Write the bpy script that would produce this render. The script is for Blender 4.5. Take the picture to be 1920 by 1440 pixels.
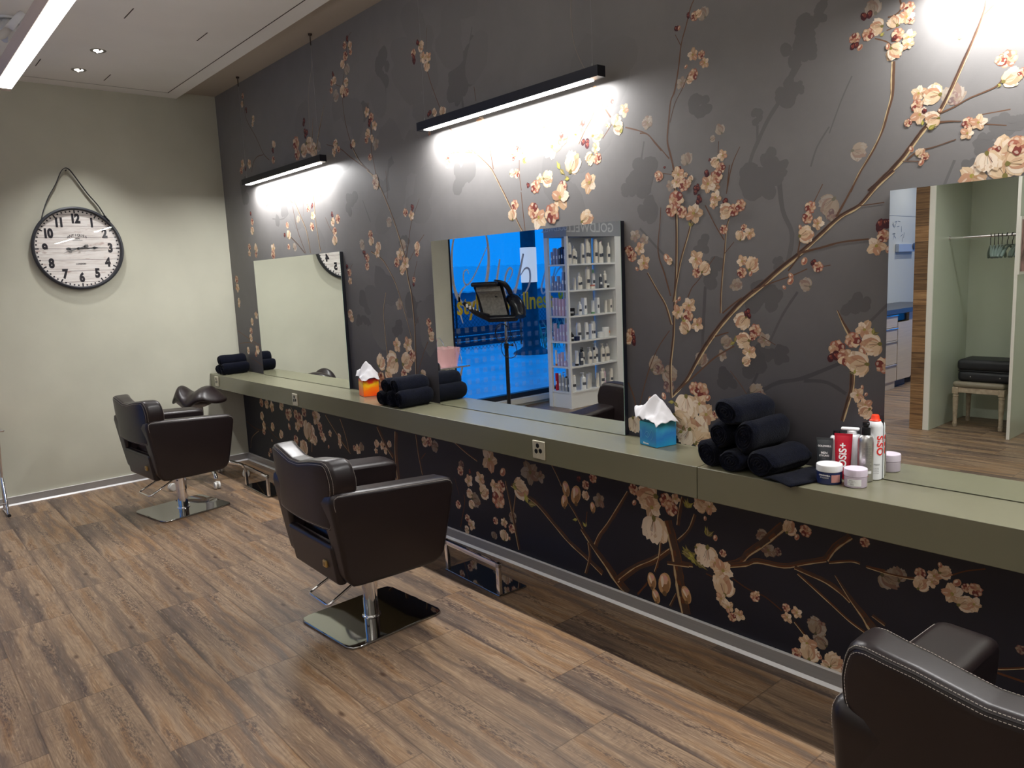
import bpy, bmesh, math, random
from mathutils import Vector, Matrix
PI = math.pi
for o in list(bpy.data.objects): bpy.data.objects.remove(o, do_unlink=True)
scene = bpy.context.scene
col = scene.collection

# ------------------------------------------------------------------ camera, world, exposure, big lights
cam_d = bpy.data.cameras.new('camera'); cam = bpy.data.objects.new('camera', cam_d); col.objects.link(cam)
cam_d.sensor_fit = 'HORIZONTAL'; cam_d.sensor_width = 36.0; cam_d.lens = 1412.97 / 1920 * 36.0
cam_d.clip_start = 0.05; cam_d.clip_end = 300
_r = Vector((0.65538621, 0.75398566, -0.0444359)); _u = Vector((-0.07854131, 0.12654772, 0.98884627)); _f = Vector((-0.75119916, 0.64458615, -0.14215665))
M3 = Matrix((_r, _u, -_f)).transposed()
cam.matrix_world = Matrix.Translation((6.9071, -2.6254, 1.6)) @ M3.to_4x4()
scene.camera = cam
scene.view_settings.view_transform = 'Standard'
scene.view_settings.look = 'None'
scene.view_settings.gamma = 1.0
scene.view_settings.use_curve_mapping = False
scene.view_settings.exposure = 0.12
w = bpy.data.worlds.new('dusk_sky'); scene.world = w; w.use_nodes = True
bgn = w.node_tree.nodes['Background']; bgn.inputs[0].default_value = (0.004, 0.27, 1.0, 1); bgn.inputs[1].default_value = 1.0

def area(name, loc, sx, sy, power, color=(1, .93, .84), rot=(0, 0, 0), spread=PI):
    l = bpy.data.lights.new(name, 'AREA'); l.shape = 'RECTANGLE'; l.size = sx; l.size_y = sy
    l.energy = power; l.color = color; l.spread = spread
    o = bpy.data.objects.new(name, l); o.location = loc; o.rotation_euler = rot; col.objects.link(o); return o
WL = (1, .99, .985)
WALLP, ROWP, UPP = 30, 21, 12
WALL_LAMPS = [1.37, 3.93, 6.57]              # centres of the three lamps over the mirrors
ROW_LAMPS = [(3.93, -2.07), (6.9, -2.07), (3.93, -3.9), (6.9, -3.9)]     # second rows of pendants
for x in WALL_LAMPS: area('wall_lamp_light', (x, -.078, 2.424), 1.26, .03, WALLP, WL)
for x, y in ROW_LAMPS:
    area('row_lamp_light', (x, y, 2.427), 1.44, .05, ROWP, WL); area('added_uplight', (x, y, 2.492), 1.44, .05, UPP, WL, rot=(PI, 0, 0))  # upward lights are added to brighten the ceiling
DOWN = [(1.093, -1.172), (.539, -1.177)]
DOWN_UNSEEN = [(4.6, -5.2), (4.5, -7.1), (3.2, -8.6), (5.2, -4.3), (3.2, -5.6), (1.6, -4.4), (8.4, -1.2), (8.6, -3.6)]  # unseen spots; those at the niche and back room are added light
for x, y in DOWN + DOWN_UNSEEN:
    l = bpy.data.lights.new('downlight_light', 'SPOT'); l.energy = 55 if y < -8 else 190 if y < -6 else 60 if (x, y) in DOWN_UNSEEN else 62; l.color = WL; l.spot_size = 2.5 if y < -6 else 1.9 if (x, y) in DOWN_UNSEEN else 1.5; l.spot_blend = .7; l.shadow_soft_size = .04
    o = bpy.data.objects.new('downlight_light', l); o.location = (x, y, 3.205); col.objects.link(o)

# ------------------------------------------------------------------ constants of the place
HC, DC, TC, MD, MT = .848, .285, .126, .028, 1.820     # counter height, depth, thickness; mirror plane, mirror top
HCEIL, HSOF, YSOF = 3.274, 3.222, -.33
RX, RY = 10.0, -11.0

# ------------------------------------------------------------------ materials
MATS = {}
def s2l(c):
    return tuple(((v/255)/12.92 if v/255 <= .04045 else (((v/255)+.055)/1.055)**2.4) for v in c)
def mat(name, color=(.5, .5, .5), rough=.5, metal=0, spec=.5, coat=0, emit=None, estr=0, noise=None, bump=None, alpha=None, trans=0, sheen=0):
    if name in MATS: return MATS[name]
    m = bpy.data.materials.new(name); m.use_nodes = True; nt = m.node_tree; b = nt.nodes['Principled BSDF']
    b.inputs['Base Color'].default_value = (*color, 1); b.inputs['Roughness'].default_value = rough
    b.inputs['Metallic'].default_value = metal; b.inputs['Specular IOR Level'].default_value = spec
    b.inputs['Coat Weight'].default_value = coat; b.inputs['Coat Roughness'].default_value = .15
    if sheen: b.inputs['Sheen Weight'].default_value = sheen
    if trans: b.inputs['Transmission Weight'].default_value = trans
    if emit: b.inputs['Emission Color'].default_value = (*emit, 1); b.inputs['Emission Strength'].default_value = estr
    if alpha is not None: b.inputs['Alpha'].default_value = alpha
    tc = None
    if noise or bump:
        tc = nt.nodes.new('ShaderNodeTexCoord')
    if noise:      # (scale, amount, (stretch xyz))
        mp = nt.nodes.new('ShaderNodeMapping'); mp.inputs['Scale'].default_value = noise[2] if len(noise) > 2 else (1, 1, 1)
        n = nt.nodes.new('ShaderNodeTexNoise'); n.inputs['Scale'].default_value = noise[0]; n.inputs['Detail'].default_value = 6
        r = nt.nodes.new('ShaderNodeValToRGB'); a = noise[1]
        r.color_ramp.elements[0].position = .3; r.color_ramp.elements[1].position = .7
        r.color_ramp.elements[0].color = (*[max(0, c*(1-a)) for c in color], 1); r.color_ramp.elements[1].color = (*[min(1, c*(1+a)) for c in color], 1)
        nt.links.new(tc.outputs['Object'], mp.inputs[0]); nt.links.new(mp.outputs[0], n.inputs['Vector'])
        nt.links.new(n.outputs['Fac'], r.inputs[0]); nt.links.new(r.outputs[0], b.inputs['Base Color'])
    if bump:       # (scale, strength, distance)
        n = nt.nodes.new('ShaderNodeTexNoise'); n.inputs['Scale'].default_value = bump[0]; n.inputs['Detail'].default_value = 3
        bp = nt.nodes.new('ShaderNodeBump'); bp.inputs['Strength'].default_value = bump[1]; bp.inputs['Distance'].default_value = bump[2] if len(bump) > 2 else .002
        nt.links.new(tc.outputs['Object'], n.inputs['Vector']); nt.links.new(n.outputs['Fac'], bp.inputs['Height']); nt.links.new(bp.outputs[0], b.inputs['Normal'])
    MATS[name] = m; return m
class NX:
    def __init__(s, nt): s.nt = nt
    def m(s, op, a, b=None, c=None):
        n = s.nt.nodes.new('ShaderNodeMath'); n.operation = op
        for i, v in enumerate((a, b, c)):
            if v is None: continue
            if isinstance(v, (int, float)): n.inputs[i].default_value = v
            else: s.nt.links.new(v, n.inputs[i])
        return n.outputs[0]
    def comb(s, x, y, z):
        n = s.nt.nodes.new('ShaderNodeCombineXYZ')
        for i, v in enumerate((x, y, z)):
            if isinstance(v, (int, float)): n.inputs[i].default_value = v
            else: s.nt.links.new(v, n.inputs[i])
        return n.outputs[0]
    def noise(s, vec, scale=1, detail=4, rough=.5, dist=0):
        n = s.nt.nodes.new('ShaderNodeTexNoise'); s.nt.links.new(vec, n.inputs['Vector'])
        n.inputs['Scale'].default_value = scale; n.inputs['Detail'].default_value = detail; n.inputs['Roughness'].default_value = rough; n.inputs['Distortion'].default_value = dist
        return n.outputs['Fac']
    def white(s, vec):
        n = s.nt.nodes.new('ShaderNodeTexWhiteNoise'); s.nt.links.new(vec, n.inputs['Vector']); return n.outputs['Value']
    def ramp(s, f, stops, interp='LINEAR'):
        n = s.nt.nodes.new('ShaderNodeValToRGB'); s.nt.links.new(f, n.inputs[0]); e = n.color_ramp.elements; n.color_ramp.interpolation = interp
        e[0].position, e[0].color = stops[0][0], (*stops[0][1], 1); e[1].position, e[1].color = stops[-1][0], (*stops[-1][1], 1)
        for p, c in stops[1:-1]:
            k = e.new(p); k.color = (*c, 1)
        return n.outputs[0]
    def mix(s, f, a, b, mode='MIX'):
        n = s.nt.nodes.new('ShaderNodeMixRGB'); n.blend_type = mode
        for i, v in enumerate((f, a, b)):
            if isinstance(v, (int, float)): n.inputs[i].default_value = v
            elif isinstance(v, tuple): n.inputs[i].default_value = (*v, 1)
            else: s.nt.links.new(v, n.inputs[i])
        return n.outputs[0]
def floor_material():
    m = bpy.data.materials.new('wood_plank_floor'); m.use_nodes = True; nt = m.node_tree; b = nt.nodes['Principled BSDF']; N = NX(nt)
    tc = nt.nodes.new('ShaderNodeTexCoord'); sp = nt.nodes.new('ShaderNodeSeparateXYZ'); nt.links.new(tc.outputs['Object'], sp.inputs[0])
    x, y = sp.outputs[0], sp.outputs[1]
    ry = N.m('DIVIDE', N.m('ADD', y, 1.67), .318); row = N.m('FLOOR', ry); v = N.m('FRACT', ry)
    xs = N.m('DIVIDE', N.m('ADD', N.m('SUBTRACT', x, 3.909), N.m('MULTIPLY', row, .327)), .96); tile = N.m('FLOOR', xs); u = N.m('FRACT', xs)
    h = N.white(N.comb(row, tile, 3.0)); des = N.m('MULTIPLY', N.m('FLOOR', N.m('MULTIPLY', h, 2.99)), 7.31)
    U = N.m('MULTIPLY', u, .96); V = N.m('MULTIPLY', v, .318)
    # bands that run with the boards: three strips per tile, wandering edges
    wob = N.noise(N.comb(N.m('MULTIPLY', U, 2.2), N.m('MULTIPLY', V, 3), des), 2.0, 3)
    band = N.noise(N.comb(N.m('MULTIPLY', U, .55), N.m('ADD', N.m('MULTIPLY', V, 10.5), N.m('MULTIPLY', wob, .9)), des), 1.0, 2, .45)
    c = N.ramp(band, [(.30, s2l((74, 64, 57))), (.39, s2l((108, 95, 85))), (.46, s2l((142, 120, 99))), (.53, s2l((168, 143, 116))), (.60, s2l((152, 119, 86))), (.69, s2l((112, 98, 87)))])
    # growth rings / cathedral grain
    ringv = N.noise(N.comb(N.m('MULTIPLY', U, 2.3), N.m('MULTIPLY', V, 7.5), des), 1.0, 1, .4)
    ring = N.m('FRACT', N.m('MULTIPLY', ringv, 26))
    ring = N.m('ABSOLUTE', N.m('SUBTRACT', ring, .5))
    c = N.mix(N.m('MULTIPLY', N.m('SUBTRACT', .5, ring), .38), c, s2l((96, 66, 46)))
    # fine fibres
    fib = N.noise(N.comb(N.m('MULTIPLY', U, 5), N.m('MULTIPLY', V, 170), des), 1.0, 5, .7)
    c = N.mix(N.ramp(fib, [(.40, (0, 0, 0)), (.72, (.62, .62, .62))]), c, s2l((84, 62, 50)))
    fib2 = N.noise(N.comb(N.m('MULTIPLY', U, 9), N.m('MULTIPLY', V, 120), N.m('ADD', des, 4)), 1.0, 4, .7)
    c = N.mix(N.ramp(fib2, [(.56, (0, 0, 0)), (.74, (.6, .6, .6))]), c, s2l((198, 172, 140)))
    # cross saw marks in patches
    saw = N.noise(N.comb(N.m('MULTIPLY', U, 95), N.m('MULTIPLY', V, 26), des), 1.0, 4, .6)
    pat = N.noise(N.comb(N.m('MULTIPLY', U, 3), N.m('MULTIPLY', V, 9), N.m('ADD', des, 9)), 1.0, 2)
    sawf = N.m('MULTIPLY', N.ramp(saw, [(.48, (0, 0, 0)), (.62, (1, 1, 1))]), N.ramp(pat, [(.52, (0, 0, 0)), (.64, (1, 1, 1))]))
    c = N.mix(N.m('MULTIPLY', sawf, .55), c, s2l((110, 92, 80)))
    # dark worn stripes with specks
    pat2 = N.noise(N.comb(N.m('MULTIPLY', U, 1.4), N.m('MULTIPLY', V, 14), N.m('ADD', des, 19)), 1.0, 3)
    spk = N.noise(N.comb(N.m('MULTIPLY', U, 38), N.m('MULTIPLY', V, 150), N.m('ADD', des, 2)), 1.0, 4, .7)
    dk = N.m('MULTIPLY', N.ramp(pat2, [(.54, (0, 0, 0)), (.63, (1, 1, 1))]), N.ramp(spk, [(.46, (0, 0, 0)), (.56, (1, 1, 1))]))
    c = N.mix(N.m('MULTIPLY', dk, .75), c, s2l((72, 58, 56)))
    # knots
    vor = nt.nodes.new('ShaderNodeTexVoronoi'); vor.inputs['Scale'].default_value = 1.0; nt.links.new(N.comb(N.m('MULTIPLY', U, 2.6), N.m('MULTIPLY', V, 6.5), des), vor.inputs['Vector'])
    c = N.mix(N.ramp(vor.outputs['Distance'], [(.03, (.8, .8, .8)), (.085, (0, 0, 0))]), c, s2l((70, 46, 34)))
    # tile joints
    ev = N.m('MINIMUM', v, N.m('SUBTRACT', 1.0, v)); eu = N.m('MINIMUM', u, N.m('SUBTRACT', 1.0, u))
    e = N.m('MINIMUM', N.m('MULTIPLY', ev, .318), N.m('MULTIPLY', eu, .96))
    c = N.mix(N.ramp(e, [(.0005, (.55, .55, .55)), (.0022, (0, 0, 0))]), c, s2l((60, 45, 38)))
    tv = N.m('ADD', .92, N.m('MULTIPLY', h, .16)); c = N.mix(1.0, c, N.comb(tv, tv, tv), 'MULTIPLY')
    nt.links.new(c, b.inputs['Base Color']); b.inputs['Roughness'].default_value = .42; b.inputs['Specular IOR Level'].default_value = .4
    bp = nt.nodes.new('ShaderNodeBump'); bp.inputs['Strength'].default_value = .25; bp.inputs['Distance'].default_value = .001
    nt.links.new(fib, bp.inputs['Height']); nt.links.new(bp.outputs[0], b.inputs['Normal'])
    return m
def glass_mat(name, tint=(1, 1, 1), rough=.0, fres=1.45):
    m = bpy.data.materials.new(name); m.use_nodes = True; nt = m.node_tree; nt.nodes.clear()
    o = nt.nodes.new('ShaderNodeOutputMaterial'); t = nt.nodes.new('ShaderNodeBsdfTransparent'); g = nt.nodes.new('ShaderNodeBsdfGlossy')
    f = nt.nodes.new('ShaderNodeFresnel'); mx = nt.nodes.new('ShaderNodeMixShader'); f.inputs[0].default_value = fres
    t.inputs[0].default_value = (*tint, 1); g.inputs['Roughness'].default_value = rough
    ge = nt.nodes.new('ShaderNodeNewGeometry'); k = nt.nodes.new('ShaderNodeMath'); k.operation = 'SUBTRACT'; k.inputs[0].default_value = 1; nt.links.new(ge.outputs['Backfacing'], k.inputs[1])
    k2 = nt.nodes.new('ShaderNodeMath'); k2.operation = 'MULTIPLY'; nt.links.new(k.outputs[0], k2.inputs[0]); nt.links.new(f.outputs[0], k2.inputs[1])      # the rear face of the pane must not act as a total reflector
    nt.links.new(k2.outputs[0], mx.inputs[0]); nt.links.new(t.outputs[0], mx.inputs[1]); nt.links.new(g.outputs[0], mx.inputs[2]); nt.links.new(mx.outputs[0], o.inputs[0])
    MATS[name] = m; return m
def milky_mat(name, color, op=.45):
    m = bpy.data.materials.new(name); m.use_nodes = True; nt = m.node_tree; nt.nodes.clear()
    o = nt.nodes.new('ShaderNodeOutputMaterial'); t = nt.nodes.new('ShaderNodeBsdfTransparent'); g = nt.nodes.new('ShaderNodeBsdfPrincipled')
    mx = nt.nodes.new('ShaderNodeMixShader'); mx.inputs[0].default_value = op; g.inputs['Base Color'].default_value = (*color, 1); g.inputs['Roughness'].default_value = .25
    nt.links.new(t.outputs[0], mx.inputs[1]); nt.links.new(g.outputs[0], mx.inputs[2]); nt.links.new(mx.outputs[0], o.inputs[0])
    MATS[name] = m; return m
FLOOR = floor_material()
PLASTER = mat('sage_plaster', s2l((194, 193, 176)), .75, spec=.25, noise=(2.2, .06), bump=(40, .15, .001))
CEILM = mat('ceiling_paint', s2l((236, 234, 230)), .9, spec=.1, noise=(3, .02))
WALLW = mat('white_wall_paint', s2l((214, 212, 204)), .8, spec=.2)
ALU = mat('brushed_aluminium', s2l((172, 170, 168)), .38, metal=.35, noise=(3, .05, (1, 40, 40)))
WHITE = mat('white_plastic', s2l((236, 234, 228)), .4)
CHROME = mat('chrome', (.86, .86, .87), .06, metal=1)
STEEL = mat('dark_polished_steel', (.42, .42, .41), .04, metal=1)
MIRROR = mat('mirror_silver', (.90, .925, .89), .0, metal=1)
GEDGE = mat('mirror_edge_glass', (.55, .75, .62), .1, spec=.8)
BLACK = mat('black_metal', (.006, .007, .012), .4)
BLACKP = mat('black_plastic', (.008, .008, .010), .32)
LAMPM = mat('lamp_housing_black', (.010, .011, .018), .38)
LED = mat('led_diffuser', (1, 1, 1), .5, emit=(1, .96, .9), estr=7)
COUNTER = mat('sage_laminate', s2l((118, 116, 95)), .27, spec=.5, noise=(1.5, .02), bump=(300, .04, .0005))
LEATHER = mat('dark_brown_leather', s2l((31, 22, 23)), .38, spec=.45, coat=.08, noise=(6, .12), bump=(420, .12, .0008))
STITCH = mat('cream_thread', s2l((206, 196, 186)), .7)
SEAMM = mat('leather_seam', s2l((26, 18, 18)), .6)
GOLD = mat('gold_badge_metal', s2l((200, 168, 104)), .3, metal=.7)
NAVY = mat('navy_towel', (.0030, .0040, .0100), .95, spec=.1, sheen=.05, noise=(60, .35), bump=(260, .9, .004))
GLASS = glass_mat('clear_glass')
SHELFW = mat('white_shelf_laminate', s2l((232, 232, 228)), .4)

# ------------------------------------------------------------------ mesh helpers
class MB:
    def __init__(s): s.v = []; s.f = []; s.m = []; s.sm = []
    def add(s, vs, fs, mi=0, smooth=True):
        b = len(s.v); s.v += [tuple(v) for v in vs]
        for f in fs: s.f.append([b+i for i in f]); s.m.append(mi); s.sm.append(smooth)
        return s
    def box(s, x0, x1, y0, y1, z0, z1, mi=0, r=0):
        if r: return s.rbox(x0, x1, y0, y1, z0, z1, r, mi)
        vs = [(x0, y0, z0), (x1, y0, z0), (x1, y1, z0), (x0, y1, z0), (x0, y0, z1), (x1, y0, z1), (x1, y1, z1), (x0, y1, z1)]
        return s.add(vs, [(0, 3, 2, 1), (4, 5, 6, 7), (0, 1, 5, 4), (1, 2, 6, 5), (2, 3, 7, 6), (3, 0, 4, 7)], mi, False)
    def bm(s, bm, mi=0, smooth=True, mw=None):
        bm.verts.index_update(); vs = [(mw @ v.co if mw else v.co.copy()) for v in bm.verts]
        return s.add(vs, [[v.index for v in f.verts] for f in bm.faces], mi, smooth)
    def rbox(s, x0, x1, y0, y1, z0, z1, r, mi=0, seg=2, mw=None):
        bm = bmesh.new(); bmesh.ops.create_cube(bm, size=1)
        for v in bm.verts: v.co = Vector(((x0+x1)/2+v.co.x*(x1-x0), (y0+y1)/2+v.co.y*(y1-y0), (z0+z1)/2+v.co.z*(z1-z0)))
        r = min(r, .49*min(abs(x1-x0), abs(y1-y0), abs(z1-z0)))
        bmesh.ops.bevel(bm, geom=list(bm.edges), offset=r, segments=seg, profile=.5, affect='EDGES'); s.bm(bm, mi, True, mw); bm.free(); return s
    def lathe(s, prof, seg=24, mi=0, mw=None, smooth=True):
        vs = []; fs = []; n = len(prof)
        for r, z in prof:
            for k in range(seg):
                a = 2*PI*k/seg; p = Vector((r*math.cos(a), r*math.sin(a), z)); vs.append(mw @ p if mw else p)
        for i in range(n-1):
            for k in range(seg):
                k2 = (k+1) % seg; fs.append((i*seg+k, i*seg+k2, (i+1)*seg+k2, (i+1)*seg+k))
        fs.append(list(range(seg))[::-1]); fs.append([(n-1)*seg+k for k in range(seg)])
        return s.add(vs, fs, mi, smooth)
    def tube(s, pts, r, seg=8, mi=0, closed=False, caps=True):
        P = [Vector(p) for p in pts]; n = len(P); R = r if isinstance(r, (list, tuple)) else [r]*n
        vs = []; fs = []; up = None
        for i, p in enumerate(P):
            if closed: d = P[(i+1) % n]-P[i-1]
            else: d = P[min(i+1, n-1)]-P[max(i-1, 0)]
            d.normalize()
            if up is None: up = Vector((0, 0, 1)) if abs(d.z) < .9 else Vector((1, 0, 0))
            a = d.cross(up)
            if a.length < 1e-4: a = d.cross(Vector((0, 1, 0)))
            a.normalize(); b = a.cross(d).normalized(); up = b
            for k in range(seg):
                t = 2*PI*k/seg; vs.append(p+a*(R[i]*math.cos(t))+b*(R[i]*math.sin(t)))
        m = n if closed else n-1
        for i in range(m):
            for k in range(seg):
                k2 = (k+1) % seg; j = (i+1) % n; fs.append((i*seg+k, i*seg+k2, j*seg+k2, j*seg+k))
        if not closed and caps: fs.append(list(range(seg))[::-1]); fs.append([(n-1)*seg+k for k in range(seg)])
        return s.add(vs, fs, mi, True)
    def build(s, name, mats, parent=None, loc=None, rot=None, subsurf=0, autosmooth=True):
        me = bpy.data.meshes.new(name); me.from_pydata(s.v, [], s.f)
        if not isinstance(mats, (list, tuple)): mats = [mats]
        for m in mats: me.materials.append(m)
        me.polygons.foreach_set('material_index', s.m); me.polygons.foreach_set('use_smooth', s.sm); me.update()
        if autosmooth and any(s.sm):
            bm = bmesh.new(); bm.from_mesh(me); bmesh.ops.recalc_face_normals(bm, faces=list(bm.faces))
            for e in bm.edges:
                if len(e.link_faces) == 2 and e.calc_face_angle(0) > .9: e.smooth = False
            bm.to_mesh(me); bm.free()
        o = bpy.data.objects.new(name, me); col.objects.link(o)
        if autosmooth and any(s.sm):
            wn = o.modifiers.new('weighted_normals', 'WEIGHTED_NORMAL'); wn.keep_sharp = True; wn.weight = 90; wn.mode = 'FACE_AREA'
        if parent: o.parent = parent
        if loc: o.location = loc
        if rot: o.rotation_euler = rot
        if subsurf:
            md = o.modifiers.new('smooth', 'SUBSURF'); md.levels = subsurf; md.render_levels = subsurf
        return o
def tag(o, label=None, cat=None, group=None, kind=None):
    if label: o['label'] = label
    if cat: o['category'] = cat
    if group: o['group'] = group
    if kind: o['kind'] = kind
    return o
def empty(name, loc, label, cat, group=None, rz=0):
    o = bpy.data.objects.new(name, None); o.empty_display_size = .1; col.objects.link(o); o.location = loc; o.rotation_euler = (0, 0, rz)
    return tag(o, label, cat, group)
def struct(o): o['kind'] = 'structure'; return o
def dup(root, loc, rz=None, label=None, group=None):
    c = root.copy(); col.objects.link(c); c.location = loc
    if rz is not None: c.rotation_euler = (0, 0, rz)
    if label: c['label'] = label
    if group: c['group'] = group
    def rec(a, b):
        for ch in list(a.children):
            d = ch.copy(); col.objects.link(d); d.parent = b; rec(ch, d)
    rec(root, c); return c
def quad(pts): m = MB(); m.add(pts, [tuple(range(len(pts)))], 0, False); return m
_TEXTN = [0]
def text_mesh(s, size, ext=.0006, offset=0, spacing=1.0, align='CENTER', xs=1.0):
    c = bpy.data.curves.new('lettering', 'FONT'); c.body = s; c.size = size; c.extrude = ext; c.offset = offset; c.space_character = spacing
    c.align_x = align; c.align_y = 'CENTER'; c.resolution_u = 3
    o = bpy.data.objects.new('lettering', c); col.objects.link(o); bpy.context.view_layer.update()
    me = bpy.data.meshes.new_from_object(o.evaluated_get(bpy.context.evaluated_depsgraph_get())); bpy.data.objects.remove(o, do_unlink=True)
    vs = [(v.co.x*xs, v.co.y, v.co.z) for v in me.vertices]; fs = [tuple(p.vertices) for p in me.polygons]; bpy.data.meshes.remove(me)
    return vs, fs
def put_text(mb, s, size, origin, right, up, mi=0, warp=None, **k):
    vs, fs = text_mesh(s, size, **k); R = Vector(right).normalized(); U = Vector(up).normalized(); Nn = R.cross(U); O = Vector(origin)
    out = []
    for x, y, z in vs:
        if warp: out.append(warp(x, y, z))
        else: out.append(O+R*x+U*y+Nn*z)
    mb.add(out, fs, mi, False)

# ------------------------------------------------------------------ room shell
S = lambda mb, name, m: struct(mb.build(name, m))
S(MB().box(-.35, RX+.2, RY-.2, .12, -.08, 0), 'floor', FLOOR)
# ceiling: main field (with slots and shadow joint) and the raised strip along the mural
c_ = MB(); c_.box(-.2, RX+.2, YSOF, .12, HCEIL, HCEIL+.15, 1)
c_.box(-.2, RX+.2, RY-.2, YSOF, HSOF, HCEIL+.15)
ceil = S(c_, 'ceiling', [CEILM, mat('ceiling_strip_darker', s2l((176, 166, 154)), .9, spec=.1)])  # raised strip coloured darker than the main field
g = MB(); GM = mat('dark_joint', s2l((70, 62, 56)), .9)
g.box(.17, RX, -.452, -.446, HSOF-.0015, HSOF+.002); g.box(.17, .173, -1.6, -.45, HSOF-.001, HSOF+.002)
for x0, y0 in [(1.84, -1.195), (1.64, -.705), (.50, -1.443), (.32, -.962), (3.1, -.96), (3.0, -1.44), (4.4, -.7)]: g.box(x0, x0+.2, y0-.003, y0+.003, HSOF-.0015, HSOF+.002)
S(g, 'trim_1', GM)
# left wall with the shop window opening (y -2.5 .. -6.2)
WY0, WY1, WZ0, WZ1 = -2.51, -5.95, .165, 2.95
l_ = MB(); l_.box(-.2, 0, WY0, .12, -.05, HCEIL+.1); l_.box(-.2, 0, WY1, WY0, WZ1, HCEIL+.1); l_.box(-.2, 0, WY1, WY0, -.05, .10); l_.box(-.2, 0, RY-.2, WY1, -.05, HCEIL+.1)
S(l_, 'wall_left', PLASTER)
S(MB().box(RX, RX+.2, RY-.2, .12, -.05, HCEIL+.1), 'wall_right', WALLW)
f_ = MB(); f_.box(-.2, 2.4, RY-.2, -6.2, -.05, HCEIL+.05)
f_.box(2.4, 2.9, RY-.2, RY, -.05, HCEIL+.05); f_.box(2.9, 8.5, RY-.2, RY, -.05, .2); f_.box(2.9, 8.5, RY-.2, RY, 3.1, HCEIL+.05); f_.box(8.5, RX, RY-.2, RY, -.05, HCEIL+.05)
S(f_, 'wall_far', WALLW)
# wall behind the camera holds the wardrobe niches (x 4.2 .. 5.5), built as solid blocks round them
WB = -4.84
b_ = MB(); b_.box(5.62, RX, WB-.9, WB, -.02, HSOF+.02); b_.box(4.15, 5.62, WB-.9, -5.72, -.02, HSOF+.02)
S(b_, 'wall_rear', WALLW)
# baseboards
def baseb(name, x0, y0, x1, y1, nx, ny):
    m = MB(); t = .012
    def strip(z0, z1, tt, mi):
        ax, ay, bx, by = x0, y0, x1, y1
        xs = sorted((ax, bx+0)); 
        if nx: m.box(min(0, nx*tt)+ax, max(0, nx*tt)+ax, min(y0, y1), max(y0, y1), z0, z1, mi)
        else: m.box(min(x0, x1), max(x0, x1), ay+min(0, ny*tt), ay+max(0, ny*tt), z0, z1, mi)
    strip(.012, .064, t, 0); strip(.064, .067, t+.002, 1)
    a, b = t, t+.013
    if nx: m.add([(b, y0, .0005), (b, y1, .0005), (a, y1, .012), (a, y0, .012)], [(0, 1, 2, 3)], 1, False)
    else: m.add([(x0, -b, .0005), (x1, -b, .0005), (x1, -a, .012), (x0, -a, .012)], [(0, 1, 2, 3)], 1, False)
    return struct(m.build(name, [ALU, mat('white_sealing_lip', s2l((250, 250, 250)), .3, coat=.5)]))
baseb('baseboard_back', 0, 0, RX, 0, 0, -1)
baseb('baseboard_left', 0, 0, 0, WY0, 1, 0)
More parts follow.
